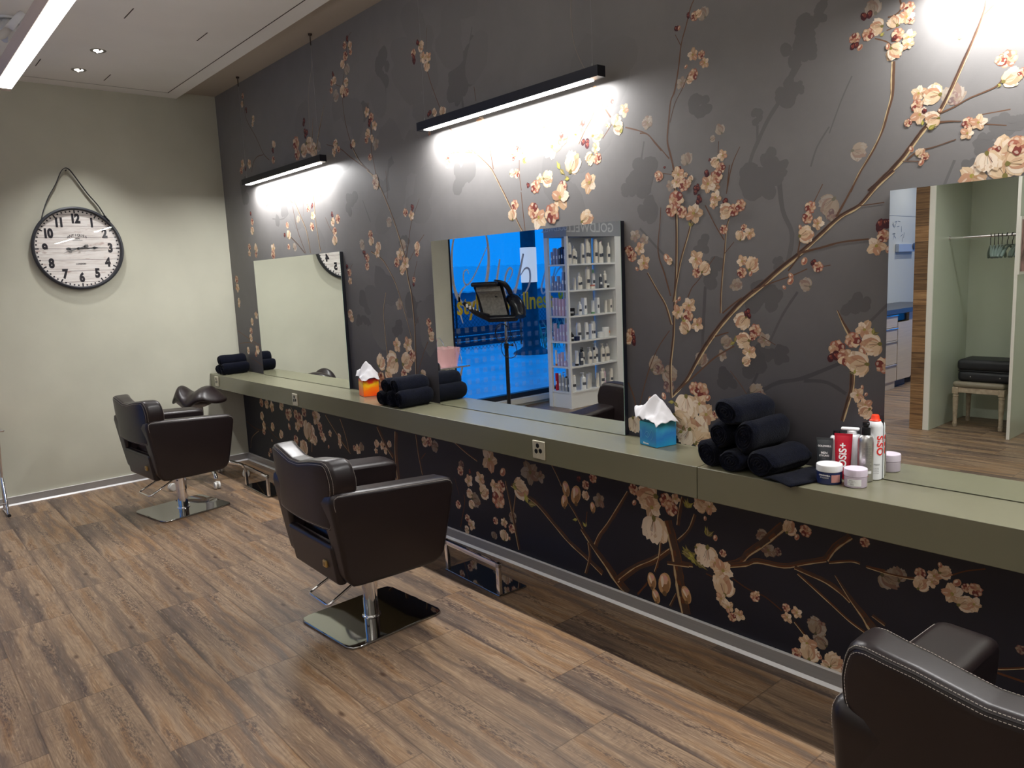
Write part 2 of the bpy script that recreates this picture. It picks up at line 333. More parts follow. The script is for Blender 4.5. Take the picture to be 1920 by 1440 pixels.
M_BR='''619 3190 6 621 3084 6 648 2963 6 802 2801 6 916 2658 6 1018 2592 6|914 2648 6 795 2650 6 704 2615 6 655 2547 6|2422 3192 3 2364 3158 4 2316 3020 4 2260 2890 5 2247 2748 5 2279 2605 6 2333 2485 6|2333 2485 11 2415 2388 12 2539 2295 11 2655 2181 11|1979 2561 4 2162 2507 6 2298 2430 7 2525 2314 8|2566 2729 6 2559 2624 6 2589 2537 6 2568 2449 6 2588 2347 6 2602 2271 7|1984 2824 3 1902 2695 9 1816 2554 14|1810 2775 4 1768 2636 11|3249 3000 3 3230 2890 3|3226 2783 5 3268 2680 5 3333 2551 5|2251 2892 4 2190 2913 4 2148 2939 4|3410 2430 6 3491 2366 6 3553 2318 6|3409 2293 4 3508 2286 4 3602 2268 4|3602 2279 6 3668 2234 7 3753 2167 7 3793 2114 8 3847 2033 9|3748 2311 5 3759 2242 5 3775 2158 6|3982 2176 4 3978 2111 4 3988 2025 4|4517 2356 7 4486 2293 7 4443 2248 7 4398 2190 7|4518 2379 7 4553 2332 7 4598 2273 7|4681 2216 6 4754 2190 5 4804 2165 5 4839 2127 6 4873 2089 5|4547 2190 4 4605 2243 4|3647 2601 3 3658 2524 4|3646 2314 3 3648 2265 3|5042 2634 4 5026 2609 5 5003 2546 5 4980 2486 5 4966 2403 6 4945 2315 7 4924 2277 6 4913 2205 7 4904 2127 7 4917 2072 8 4933 2011 8 4945 1913 9|4977 2482 3 4951 2529 3|4919 2194 3 4944 2263 3 4984 2317 3 5011 2362 3|4761 2178 5 4804 2165 4 4866 2101 4 4913 2051 5|4926 1985 3 4878 1996 3|5245 2048 3 5210 1984 4 5186 1886 5|5151 2083 3 5148 2038 3|5806 2229 12 5805 2171 12 5804 2122 10 5793 2078 10 5773 2010 8 5740 1947 8 5701 1887 7 5675 1832 6|5738 1825 19 5790 1871 16 5839 1916 17 5879 1968 15 5909 2004 14 5947 2042 13 5976 2096 12 6007 2167 12 6037 2236 11 6062 2305 9 6068 2340 10|6063 2301 3 6099 2331 3|5951 2041 5 5992 2053 4 6029 2069 4 6064 2078 4 6102 2089 4 6119 2108 3|5940 2015 8 5979 2012 5 6013 2006 3|6075 1987 3 6135 1973 3|6067 2016 3 6143 2017 3|5856 1913 5 5888 1934 5 5939 1942 3 6000 1955 3|5843 1911 3 5885 1905 3 5897 1901 3|5821 2411 5 5826 2385 5 5810 2370 5 5785 2368 5|5745 2314 4 5779 2297 4 5800 2279 4|5823 2334 3 5782 2329 3|2500 2317 8 2607 2245 9 2733 2057 9 2792 1947 10 2856 1808 11 2883 1740 11|2883 1740 13 2896 1624 13 2927 1508 14 2939 1314 13 2932 1167 14 2922 999 14|2722 2116 3 2725 2288 3|3075 2079 3 2977 1951 4 2929 1832 5 2891 1730 7|3102 1867 4 3020 1808 4 2925 1719 4|2477 1799 10 2607 1743 9 2683 1670 8 2748 1589 8 2806 1470 7 2862 1332 6 2902 1215 5|3010 1715 4 2944 1585 4|2627 1526 6 2583 1409 7 2582 1255 8 2594 1121 9|3074 1222 6 3015 1142 6 2930 999 6|2989 1373 3 2938 1305 3|1356 2293 8 1483 2118 9 1565 1997 9 1600 1834 10|1132 2299 10 1269 2273 9 1369 2222 9|1213 2414 6 1327 2284 6|1172 2354 5 1300 2287 5|1415 2321 4 1351 2270 4|1365 2199 6 1411 2020 6 1523 1838 6|1723 2308 11 1721 2086 11 1744 1939 11 1763 1837 11|1558 2305 3 1535 2114 3|1267 1983 6 1391 1916 6 1510 1839 6|881 2245 5 981 2285 5|26 1210 7 265 1147 7 526 1088 7|35 1096 6 292 1113 6 424 1084 5|260 978 6 553 912 6|2218 1728 3 2155 1677 3|1876 2073 4 1933 1992 4 1984 1945 4|4912 1053 14 4984 1126 15 5034 1203 17 5072 1261 20 5110 1311 21 5165 1375 20 5253 1459 21 5336 1518 21 5408 1574 20 5492 1633 18 5564 1691 16 5640 1752 15 5706 1784 14 5763 1842 13 5817 1885 12|4907 1044 12 4904 1179 12 4922 1313 12 4929 1444 11 4942 1621 11 4945 1796 11 4938 1953 11 4929 2001 10|4924 1460 10 4962 1621 9 5007 1744 8 5022 1797 7|4910 1485 6 4881 1575 6 4847 1674 5 4860 1795 4 4866 1858 3|4913 1362 11 4884 1444 10 4839 1510 8 4788 1586 7|4902 1337 4 4833 1251 4 4777 1136 5 4729 992 4|4994 1468 5 5018 1516 4 5057 1554 3 5131 1640 3|5156 1413 8 5161 1521 8 5174 1634 7 5185 1746 6 5198 1782 6|5174 1702 4 5132 1765 4 5087 1845 5|5175 1649 3 5219 1692 3|4933 1072 7 5033 1154 6 5128 1232 6 5218 1283 6|5165 1413 6 5218 1452 6 5253 1474 6|5484 1634 8 5572 1650 7 5648 1665 6 5741 1669 5|5484 1634 5 5495 1689 5|5575 1870 3 5541 1807 3|5626 1753 8 5659 1808 7 5710 1899 5|5699 1782 3 5789 1786 3|5447 1572 5 5492 1626 5|5303 1503 4 5385 1531 4 5462 1554 4 5522 1577 4|5573 1582 3 5608 1587 3|5129 1319 6 5192 1337 5|5635 1427 4 5657 1383 10 5681 1343 15|5660 1030 13 5679 1102 15 5692 1152 17 5694 1214 20|5337 1326 3 5398 1294 3|5200 1181 3 5252 1123 3 5287 1072 3|4664 1093 7 4697 1024 7 4706 972 7|5199 1987 4 5185 1879 4|20 364 5 198 323 5 378 321 5|55 114 6 113 224 6 286 309 7|476 370 5 606 314 5 738 284 5|1013 605 7 1143 497 7|1627 606 11 1741 516 11 1872 420 11 1983 355 10|1860 601 8 1924 488 8 1965 362 8|2395 607 21 2486 497 21 2578 417 21|2634 600 27 2615 441 27 2626 258 27|2875 613 11 2891 483 11 2923 356 11|2919 461 4 2969 504 5|1368 415 7 1341 269 7|3801 450 16 3916 416 17 4015 381 17 4130 305 17 4241 232 18 4368 174 19 4471 121 20|4335 321 18 4428 234 23 4501 173 28 4554 122 33 4632 67 35|4381 259 12 4388 186 12 4355 88 12|4647 572 11 4592 492 13 4517 385 15 4459 314 16 4429 256 20|4562 111 22 4653 193 20 4781 276 18 4894 352 16|4893 292 16 5007 310 16|4136 617 6 4175 564 6 4204 517 6|3294 619 7 3401 574 7 3506 539 7|3754 465 8 3783 357 11 3811 241 14 3848 86 16|3849 451 7 3808 281 6|4241 449 9 4299 387 9 4345 324 9|4378 419 4 4365 336 5|3357 307 5 3359 254 5 3303 91 5|3273 396 3 3307 297 3|4754 159 5 4693 78 5|4832 370 5 4813 244 6|4872 483 38 4913 354 39 4928 264 37 4944 174 41 4968 71 39|4887 348 15 4798 273 17 4686 204 16 4582 113 18|4869 284 13 4987 302 13|5169 358 15 5244 392 19 5280 435 21 5350 498 24 5436 589 27|5169 351 16 5265 384 16 5322 413 16 5438 424 16 5521 460 17 5607 495 16|5607 495 19 5642 552 18 5699 608 19|5619 486 7 5701 514 7 5735 514 7|5757 508 7 5824 510 7|5483 431 14 5540 421 13 5608 410 14 5668 384 14 5704 359 13|5496 409 7 5560 371 8 5634 325 7 5705 281 7 5785 248 7|5644 444 4 5703 371 12 5756 316 20 5784 283 28 5840 238 33|5783 331 9 5829 310 9|5207 307 4 5280 281 4 5357 271 4 5432 235 4|5485 207 6 5531 165 7|4835 372 7 4825 302 7 4797 220 7|5023 544 11 4990 466 11 4931 402 12|4959 608 13 4941 533 14 4932 474 13|4692 83 5 4749 146 5|4918 151 8 4882 81 9|5076 291 4 5123 283 3|5761 508 7 5838 503 6 5905 507 7 5931 515 6|6030 550 4 6077 580 3 6134 603 4|6130 269 6 6186 281 6 6253 310 6|6159 266 5 6255 264 5|3848 2033 9 3966 1847 9 4004 1804 9|3985 2018 5 4005 1809 5'''
M_SL='''5405 2179 16 5362 2126 16 5319 2052 16 5291 1993 16 5262 1878 18|5481 2300 27 5446 2249 27|5319 2114 11 5319 2056 10|5596 2062 6 5553 2001 6 5530 1936 7|5406 1938 18 5422 1798 18 5461 1705 18 5446 1608 18|5217 1026 16 5387 1141 15 5504 1173 15 5649 1239 14|5512 1166 14 5600 1166 14 5672 1130 13|5485 1494 10 5425 1408 10 5370 1297 10|5747 1385 9 5810 1451 9|5084 1522 14 5062 1205 14|4750 1779 11 4842 1691 11 4942 1605 11|5217 978 13 5304 1142 12 5337 1221 12|3655 2900 6 3610 2778 6|3535 2590 16 3548 2476 17|4782 2141 9 4765 2066 9|5672 2213 5 5637 2142 5 5596 2039 5|5963 1800 9 5998 1893 8|2414 2138 8 2494 1990 8|2486 1200 11 2384 1345 11|980 2138 10 1181 2121 10 1333 2178 9'''
M_SH='''2766 2902 74 135|2730 2752 61 75|2510 2690 81 64|2802 2342 83 112|3472 2700 48 140|3560 2735 102 104|3515 2635 93 91|3644 2770 33 117|4771 2010 72 72|4711 1972 66 44|3520 2148 105 91|5557 2452 28 44|5504 2396 44 67|5470 2343 69 49|5520 2331 29 31|5441 2208 51 49|5482 2214 20 27|5321 2147 25 35|5371 1986 38 35|5411 1938 29 40|5330 1934 28 27|5380 1894 48 27|5066 2229 56 45|6121 1975 38 39|6084 1928 29 36|6047 1863 30 24|6165 1983 27 24|2773 2234 97 105|2245 2124 114 73|1160 2159 193 69|2380 1461 111 84|2300 1344 125 55|2926 1431 95 85|3009 1402 76 66|2884 1826 70 47|461 2390 86 150|2731 1300 74 50|5327 1906 87 70|5382 1928 62 52|5067 1694 33 38|4795 1897 57 104|5686 1444 37 33|5716 1451 33 35|5336 1481 80 56|5369 1503 55 45|5362 1259 87 37|5422 1255 35 32|5304 1211 50 68|5121 1560 54 83|5408 1602 31 21|4765 1973 83 48|5182 1149 44 48'''
M_FL='''612 3160 24 r|583 3102 24 s|652 3037 22 d|783 2950 24 s|761 2912 20 s|1129 2698 27 s|1095 2653 23 d|1092 2582 30 r|482 2635 36 s|441 2585 31 r|621 2616 36 s|531 2596 25 d|2365 3166 23 d|2325 3134 26 r|2393 3118 24 s|2324 3068 32 r|2282 3028 27 s|2395 3076 21 r|2138 2993 21 d|2120 2945 24 r|2159 2954 24 s|2103 2897 22 r|2307 2905 27 s|2256 2865 34 s|2307 2846 29 r|2258 2822 20 d|2542 2676 29 s|2594 2634 30 r|2565 2606 26 d|2627 2579 29 s|2540 2545 27 s|2518 2507 24 r|2584 2505 21 s|2544 2395 24 r|2103 2547 29 s|2076 2497 29 s|2143 2505 23 r|2345 2509 24 s|2308 2497 17 d|1664 2764 31 d|1682 2687 34 d|1508 2639 54 r|1515 2561 45 r|1719 2597 54 s|1774 2551 49 s|1628 2573 45 s|1859 2566 32 s*|2592 2255 27 s|2594 2213 27 s|3150 2953 21 d|3103 2899 25 r|3105 2862 27 d|3186 2915 27 s|3193 2856 29 s|3245 2843 27 s|3227 2797 28 s|3227 2542 22 d|3280 2540 21 s|3357 2532 26 s|2329 2984 32 s*|2161 2850 34 s*|2628 2465 35 s*|3682 2404 33 s|3744 2332 19 s|3381 2261 28 r|3372 2236 21 s|3586 2288 24 g|3636 2260 17 g|3981 2229 23 r|4009 2205 26 s|3938 2202 22 r|4007 2166 22 g|3958 2114 25 r|4039 2045 16 d|3922 2118 17 s|3721 2329 18 g|4185 2384 14 r|4191 2334 20 r|4170 2294 25 r|4221 2205 54 s|4295 2230 33 r|4418 2264 33 r|4357 2238 26 s|4516 2212 31 s|4440 2183 25 d|4506 2156 25 s|4512 2108 26 r|4463 2115 26 s|4360 2111 48 s|4458 2008 45 o|4270 2093 33 g|4330 2042 24 g|4284 2010 30 r|4185 2060 36 s|4129 2066 23 o|4093 2032 34 r|4600 2346 22 r|4568 2329 14 s|4675 2287 27 s|4628 2256 24 s|4643 2220 28 s|4649 2196 20 g|4581 2242 13 s|4802 2220 25 s*|4499 2400 24 s|4850 1994 16 r|3216 2433 14 r|5020 2586 13 d|5045 2574 19 r|5064 2579 13 s|5082 2574 22 s*|4958 2547 14 d|4971 2549 8 b|5034 2433 23 s|5074 2423 17 r|5089 2390 21 o|5036 2357 23 r|5001 2395 8 b|5020 2340 14 s|4978 2339 22 s*|4802 2214 24 s*|5000 2039 24 s*|5157 2127 20 s*|5124 2097 12 s*|4857 1999 11 b|4860 1977 12 r|4889 2019 8 d|4966 2001 14 d|4966 1969 21 s|4995 1976 11 o|5002 1938 19 r|5169 2027 22 o|5132 2005 19 s|5159 1981 22 r|5095 1963 18 d|5094 1922 26 s|5135 1912 22 o|5050 1917 15 d|5111 2018 7 d|5018 1957 12 s|5138 1953 15 s|4915 1943 20 s*|5717 2383 19 d|5748 2350 23 s|5723 2332 21 r|5679 2330 19 r|5679 2301 16 d|5697 2298 10 b|5762 2318 12 g|5850 2379 19 r|5830 2390 10 b|5807 2353 20 s|5843 2355 23 o|5858 2339 11 r|5818 2307 21 r|5804 2299 11 d|5851 2291 22 o|5850 2271 17 s|5813 2256 25 s|5788 2278 9 b|5736 2411 24 s*|6000 2265 20 s*|6019 2267 18 s*|5993 2251 10 g*|5886 2114 23 o|5926 2102 27 s|5883 2078 19 r|5892 2048 26 o|5928 2025 23 s|5857 2029 13 r|5904 2058 9 d|5951 2049 6 b|5918 1998 20 g|5901 2013 13 g|5987 2093 30 s*|5992 2077 20 r*|6031 1999 17 r|6060 1994 22 o|6031 1968 18 s|5700 1961 26 s*|5898 1930 14 s|5912 1916 13 r|5901 1899 10 b|5869 1945 9 b|6130 2161 26 r|6112 2162 16 r|6143 2106 25 s|6169 2115 13 r|6116 2090 9 g|6048 1839 36 s|6148 1903 38 s|6133 1863 40 s|6107 1901 20 r|6173 1869 35 s|6090 1873 31 w|6168 1911 28 r|2598 2256 27 s|2603 2216 27 s|2576 2234 22 r|2915 2012 27 r|2995 2033 21 d|2981 1988 27 s|2483 1910 30 r|2487 1870 28 s|2570 1825 30 s|2555 1785 30 s|2385 1789 22 d|2422 1761 28 r|2414 1705 28 r|2362 1847 32 s*|3020 1803 27 s|3015 1762 23 r|2823 1762 36 o|2879 1702 40 s|2782 1715 32 r|2839 1665 27 s|2963 1603 19 r|2960 1570 17 d|2777 1450 34 s*|3095 1341 27 r|3106 1289 28 r|3119 1252 28 s|2717 1188 48 o|2846 1193 46 s|2508 1064 48 s|2645 1062 69 s|2824 1082 59 s|2892 1126 40 r|2494 958 42 r|2778 999 36 r|3001 1014 28 s|2494 883 48 r|2597 986 44 s|2138 1710 20 d|2166 1672 29 r|2168 1613 25 s|2133 1385 29 s|2150 1353 27 s|552 2206 25 d|571 2147 30 r|554 2077 32 s|463 1945 31 r|602 1924 34 s|590 1873 26 r|450 1893 26 s|945 1905 38 s|934 1856 38 r|1242 2068 26 r|1185 2000 25 d|1255 1996 32 s|1236 1901 24 r|1346 1895 30 s*|1504 2225 23 s*|1621 2163 31 r|1686 2173 22 d|1686 2101 31 s|1659 2024 33 r|1440 2099 26 s*|1831 2230 46 s|1826 2340 59 s|1663 2321 26 r|1662 2248 20 s|1984 2085 21 d|2057 2047 34 r|1986 2031 27 s|1999 1966 31 r|1989 1907 34 s|106 1676 38 r|107 1606 39 s|112 1480 28 s|104 1445 22 s|470 1357 32 s|372 1302 30 s|328 1218 31 r|313 1155 31 s|435 1056 38 s|222 1040 28 s|391 1013 25 r|2722 1972 29 s*|2866 1817 34 s*|4864 1989 18 b|4854 1979 14 r|4958 1981 30 s|4986 1936 27 r|4948 1952 23 o|4946 1882 38 r|4921 1841 29 r|4975 1828 26 r|5032 1819 37 s|5047 1906 18 d|5062 1870 18 d|5102 1926 33 s|5142 1951 28 r|5137 1870 27 o|5128 1844 18 s|5017 1767 17 g|5185 1857 16 d|5181 1813 28 s|5219 1813 25 r|5249 1829 24 r|5262 1744 14 r|5249 1716 20 s|5287 1720 22 o|5172 1743 19 r|4722 1748 25 s*|4775 1728 22 s*|4748 1692 27 o|4703 1661 26 r|4767 1629 34 s|4729 1605 10 b|4673 1692 14 d|4893 1644 19 b|4907 1631 14 s|5039 1633 34 o|5043 1578 22 r|5085 1596 26 s|5253 1616 22 o|5299 1603 27 s|5253 1571 22 r|5291 1567 10 b|5232 1527 22 s*|5219 1520 18 s*|4955 1472 10 b|4939 1460 8 b|4949 1416 30 s|5003 1444 32 o|4998 1400 27 r|4982 1355 27 s|5045 1365 30 o|4968 1383 18 g|5253 1380 32 s|5287 1411 18 d|5270 1414 12 d|5312 1347 27 r|5257 1308 31 s|5299 1321 15 r|5287 1263 30 o|5274 1225 19 s|5222 1299 21 g|5183 1298 24 s*|5349 1311 28 s*|5063 1221 29 s*|5164 1242 21 s*|5530 1795 22 r|5520 1758 21 r|5560 1735 22 o|5517 1701 29 s|5493 1728 8 b|5594 1792 36 s*|5612 1761 23 r*|5785 1714 25 d|5767 1645 30 s|5789 1676 22 r|5805 1630 11 b|5800 1719 13 d|5510 1605 14 b|5547 1596 15 d|5562 1582 20 r|5458 1554 11 b|5457 1534 14 b|5432 1512 8 b|5515 1521 22 s*|4685 1318 25 r|4698 1288 22 d|4670 1296 23 s|5732 1361 31 o|5692 1323 29 r|5756 1309 34 s|5727 1284 15 b|5637 1290 32 r|5624 1262 24 d|5669 1261 32 r|5711 1239 38 s|5761 1345 18 g|5701 1204 15 g|5713 1130 24 s|5741 1095 25 o|5741 1071 22 s|5729 1159 7 b|5743 1135 7 b|5800 1241 29 r|4826 1182 36 s*|4904 1145 38 s*|4893 1094 29 r*|4847 1167 26 r*|5061 1087 38 r|5028 1096 29 r|4982 1013 51 w|5051 1033 37 s|5084 991 40 s|5094 1061 14 b|5150 1035 19 d|5168 1036 14 r|5131 996 18 r|5030 923 53 s|5069 886 51 s|4981 883 43 w|4951 947 43 s|4699 899 38 w|4791 1020 18 b|4866 1049 15 b|4922 1028 25 g|4966 906 22 g|5283 1044 24 s|5321 1106 30 s*|5337 1092 22 r*|5172 997 13 s*|407 579 40 r|522 579 38 s|632 566 43 s|830 598 38 s|394 457 35 s|419 375 38 s|406 318 33 r|607 386 34 s|776 337 36 s|565 255 13 b|947 530 51 r|989 546 32 s|953 429 28 b|1103 548 44 r|1170 511 62 r|1257 587 44 r|1464 567 61 s|1520 499 38 r|1326 442 88 s|1109 448 39 s|1407 376 39 s|1562 419 37 s|1534 447 31 r|1061 329 44 r|1202 293 64 s|1680 466 26 s|1640 356 15 b|1826 454 27 s|1828 403 29 s|2098 402 36 o|2050 405 24 r|2150 429 30 s*|2369 480 28 s|2440 481 30 s|2538 504 23 s|2354 430 24 o|2480 449 23 s|2970 582 31 s|3022 590 31 r|3085 564 34 s*|516 157 25 r|478 115 23 s|2575 258 29 r|3346 492 27 r*|3335 451 31 r|3414 404 36 s|3433 463 19 d|3524 432 41 s|3557 363 39 s|3651 414 34 s|3684 345 56 r|3714 426 36 r|3618 565 68 s|3733 511 26 b|3414 326 27 s|3427 264 27 s|3473 295 39 s*|3964 550 67 o*|4041 540 32 s*|3883 441 54 s|3813 444 32 g|3936 372 48 l|3294 232 27 r|3380 166 25 r|3418 131 31 s|3366 88 23 s|3648 209 24 r|3724 217 29 o|3721 142 34 s|3790 195 29 r|3767 132 10 b|3629 120 24 s*|3800 263 32 s*|3024 590 31 r|3083 567 32 s*|4234 508 38 q|4303 491 47 q|4219 441 33 q|4374 556 25 r|4372 501 22 s|4418 449 25 q|4308 363 26 g|4365 336 23 g|4424 600 26 r|4461 494 35 s*|4332 577 20 d|4681 592 29 r|4684 528 14 b|4756 573 63 s|4787 526 53 s|4801 422 62 w|4786 499 26 g*|4867 575 35 r|4898 543 35 r|4921 593 25 s|4981 567 32 g|4779 173 36 q|4852 181 49 q|4802 104 31 q|4972 163 36 q|4989 344 39 l|5055 599 35 s|5094 594 31 s|5074 538 10 b|5124 463 13 b|5085 461 32 l|5020 339 52 l|4996 347 35 l|5049 389 28 s|5085 367 50 w|5123 353 28 s|5162 404 18 r|5162 329 46 o|5165 264 46 s|5153 201 28 s|5187 174 27 o|5239 156 24 s|5206 135 21 r|5312 257 22 r|5322 274 13 s|5449 254 18 r|5454 216 22 s|5495 249 24 o|5462 586 28 s|5526 588 25 r|5492 555 12 b|5370 471 30 s*|5411 475 18 r*|5343 523 26 s*|5750 597 19 r|5538 135 35 s|5551 104 35 s|5496 81 22 r|5588 102 12 b|5610 117 11 g|5650 100 34 s|5688 90 17 r|5568 222 28 s*|5590 223 25 r*|5581 163 23 s*|4987 564 31 g|5613 80 16 s|5940 535 20 r|5944 497 24 s|5984 537 24 o|5978 514 18 s|6020 558 22 s|6001 581 9 b|6041 491 33 s|6054 534 14 b|6082 524 16 r|6108 525 23 r|6084 469 27 s|6107 476 24 o|5839 477 34 s*|5865 511 27 s*|5578 213 29 s*|5595 162 24 s*|6243 367 16 r*|4264 1962 54 s|4108 1880 52 o|4205 1892 51 r|4435 1847 37 s|3932 1957 30 r|3908 1914 29 s|4071 1917 42 r|4688 1687 23 r'''

# ------------------------------------------------------------------ mural wall: blossom branches printed on the wallpaper
class Paint:
    def __init__(s): s.v = []; s.f = []; s.c = []; s.grid = {}
    def cellset(s, pts, faces):
        if faces is None: return set(s.cells(pts))
        r = set()
        for f in faces: r |= set(s.cells([pts[i] for i in f]))
        return r
    def cells(s, pts):
        xs = [p[0] for p in pts]; zs = [p[1] for p in pts]
        for i in range(int(min(xs)/.03), int(max(xs)/.03)+1):
            for j in range(int(min(zs)/.03), int(max(zs)/.03)+1): yield (i, j)
    def poly(s, pts, colr, faces=None):
        pts = [(x, min(max(z, .068), HCEIL-.002)) for x, z in pts if x > .002] if faces is None else pts
        if len(pts) < 3: return
        cs = s.cellset(pts, faces); d = max([s.grid.get(c, 0) for c in cs] or [0]) + 1
        for c in cs: s.grid[c] = d
        y = -1e-5*d; b = len(s.v); s.v += [(x, y, z) for x, z in pts]
        s.f += [[b+i for i in f] for f in (faces or [range(len(pts))])]; s.c += [colr]*len(pts)
PT = Paint(); rng = random.Random(11)
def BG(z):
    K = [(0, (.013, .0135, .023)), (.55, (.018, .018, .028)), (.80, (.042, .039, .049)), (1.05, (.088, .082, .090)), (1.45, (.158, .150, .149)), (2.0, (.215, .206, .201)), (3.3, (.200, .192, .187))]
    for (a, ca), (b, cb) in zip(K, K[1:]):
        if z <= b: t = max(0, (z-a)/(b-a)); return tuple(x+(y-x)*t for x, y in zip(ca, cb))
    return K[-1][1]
def cmix(a, b, t): return tuple(x+(y-x)*t for x, y in zip(a, b))
def jit(c, a=.10): k = 1+rng.uniform(-a, a); return tuple(min(1, v*k) for v in c)
C_ = {k: s2l(v) for k, v in dict(cream=(216, 188, 154), cream2=(196, 162, 128), white=(230, 212, 190), peach=(192, 146, 116), salmon=(166, 104, 84), red=(126, 60, 52), wine=(76, 36, 40), olive=(122, 112, 62), green=(160, 154, 66), brown=(104, 76, 58), dbrown=(70, 52, 44), edge=(206, 184, 142), ochre=(190, 148, 102), rust=(96, 56, 32), dgrey=(70, 64, 62)).items()}
GH = [0]
def P_(pts, c):
    if GH[0]:
        z = sum(p[1] for p in pts)/len(pts); c = cmix(c, BG(z), GH[0])
    PT.poly(pts, c)
def rot(pts, cx, cz, a, s=1, sx=1):
    ca, sa = math.cos(a), math.sin(a); return [(cx+s*sx*(x*ca-y*sa), cz+s*(x*sa+y*ca)) for x, y in pts]
def petal(w, n=7, notch=.06):      # pointed to +y, base at the origin, length 1
    L = []; 
    for i in range(n+1):
        t = i/n; ww = w*math.sin(PI*min(1, .06+t**.75*.80))*(1+rng.uniform(-.07, .07)); L.append((ww, t*.95))
    top = [(w*.28, 1.0+rng.uniform(-.04, .04)), (0, 1-notch), (-w*.28, 1.0+rng.uniform(-.04, .04))]
    return L+top+[(-x*(1+rng.uniform(-.07, .07)), y) for x, y in reversed(L)]
def blob(cx, cz, a, b, ang=0, n=12, rough=.10):
    return rot([(a*math.cos(2*PI*i/n)*(1+rng.uniform(-rough, rough)), b*math.sin(2*PI*i/n)*(1+rng.uniform(-rough, rough))) for i in range(n)], cx, cz, ang)
def line(x0, z0, x1, z1, w, c, w2=None):
    d = Vector((x1-x0, z1-z0)); 
    if d.length < 1e-5: return
    n = Vector((-d.y, d.x)).normalized(); w2 = w if w2 is None else w2
    P_([(x0+n.x*w/2, z0+n.y*w/2), (x0-n.x*w/2, z0-n.y*w/2), (x1-n.x*w2/2, z1-n.y*w2/2), (x1+n.x*w2/2, z1+n.y*w2/2)], c)
def flower_open(x, z, r, pal):
    a0 = rng.uniform(0, 2*PI)
    for k in range(5):
        a = a0+k*2*PI/5+rng.uniform(-.15, .15); L = r*rng.uniform(.85, 1.08); c = jit(C_[pal[k % len(pal)]])
        P_(rot(petal(.42), x, z, a, L), c)
        P_(rot(petal(.17), x, z, a+rng.uniform(-.15, .15), L*.72), cmix(c, C_['peach'], .5))
        P_(rot(petal(.14), x+math.sin(-a)*L*.35, z+math.cos(a)*L*.35, a+rng.uniform(-.4, .4), L*.52), cmix(c, C_['white'], .6))
    P_(blob(x, z, r*.15, r*.15), C_['green'])
    for k in range(6):
        a = rng.uniform(0, 2*PI); line(x, z, x+math.cos(a)*r*.42, z+math.sin(a)*r*.42, r*.03, C_['ochre'])
def flower_side(x, z, r, pal, ang=None):
    a0 = rng.uniform(-2.4, 2.4) if ang is None else ang; bx, bz = x+math.sin(a0)*r*.80, z-math.cos(a0)*r*.80
    for i, (da, L) in enumerate(((-.85, 1.30), (.85, 1.25), (-.50, 1.60), (.48, 1.66), (-.05, 1.74), (.26, 1.50))):
        c = jit(C_[pal[i % len(pal)]], .08); L = r*L*rng.uniform(.90, 1.08); a = a0+da+rng.uniform(-.08, .08); q = rng.uniform(-.12, .12)
        P_(rot(petal(.36, notch=rng.uniform(.0, .10)), bx, bz, a, L), c)
        P_(rot([(-.03, .08), (.10+q, .42), (.16+q, .74), (.04+q, .62), (-.05+q, .40)], bx, bz, a, L), cmix(c, C_['salmon'], .38))
        P_(rot([(-.22, .55), (-.30, .78), (-.12, .96), (.02, .90), (-.10, .74)], bx, bz, a, L), cmix(c, C_['white'], .75))
        if rng.random() < .6: P_(rot([(.08, .70), (.26, .80), (.20, .93), (.05, .86)], bx, bz, a, L), cmix(c, C_['cream2'], .7))
        P_(rot([(-.012, .05), (.012, .05), (q*.5+.006, .86), (q*.5-.006, .86)], bx, bz, a, L), cmix(c, C_['ochre'], .5))
    for k in range(5):
        a = a0+rng.uniform(-.45, .45); line(bx, bz, bx-math.sin(a)*r*.95, bz+math.cos(a)*r*.95, r*.025, C_['ochre'] if k % 2 else C_['dbrown'])
    P_(blob(bx, bz, r*.18, r*.22, a0, 8, .25), C_['olive'])
def flower_ruffle(x, z, r, pal):
    n = 7; a0 = rng.uniform(0, 6)
    P_(blob(x, z, r*.8, r*.8, 0, 14, .12), C_['salmon'])
    for k in range(n):
        a = a0+k*2*PI/n; c = jit(C_[pal[k % len(pal)]]); px, pz = x+math.cos(a)*r*.46, z+math.sin(a)*r*.46
        P_(blob(px, pz, r*.46, r*.38, a+rng.uniform(-.6, .6), 10, .16), c)
        P_(blob(px+math.cos(a)*r*.18, pz+math.sin(a)*r*.18, r*.22, r*.14, a+1.5+rng.uniform(-.6, .6), 7, .25), cmix(c, C_['white'], .5))
        P_(blob(x+math.cos(a)*r*.26, z+math.sin(a)*r*.26, r*.18, r*.11, a+rng.uniform(-.6, .6), 7, .25), cmix(c, C_['red'], .55))
    P_(blob(x, z, r*.2, r*.16, a0, 8, .2), C_['peach'])
def bud_dark(x, z, r):
    for k in range(3):
        a = rng.uniform(-.6, .6); px, pz = x+rng.uniform(-.45, .45)*r, z+rng.uniform(-.5, .5)*r
        P_(blob(px, pz, r*.48, r*.62, a, 10, .12), jit(C_['wine'], .2)); P_(blob(px+r*.1, pz+r*.1, r*.26, r*.36, a, 8, .2), jit(C_['red'], .2))
        P_(blob(px-r*.15, pz+r*.2, r*.10, r*.16, a, 7, .2), C_['salmon'])
def bud(x, z, r):
    a = rng.uniform(-.8, .8); P_(blob(x, z, r*.72, r, a, 12, .06), C_['peach']); P_(blob(x+r*.12, z-r*.1, r*.42, r*.66, a, 10, .12), C_['salmon']); P_(blob(x-r*.18, z+r*.2, r*.28, r*.5, a, 9, .12), C_['white'])
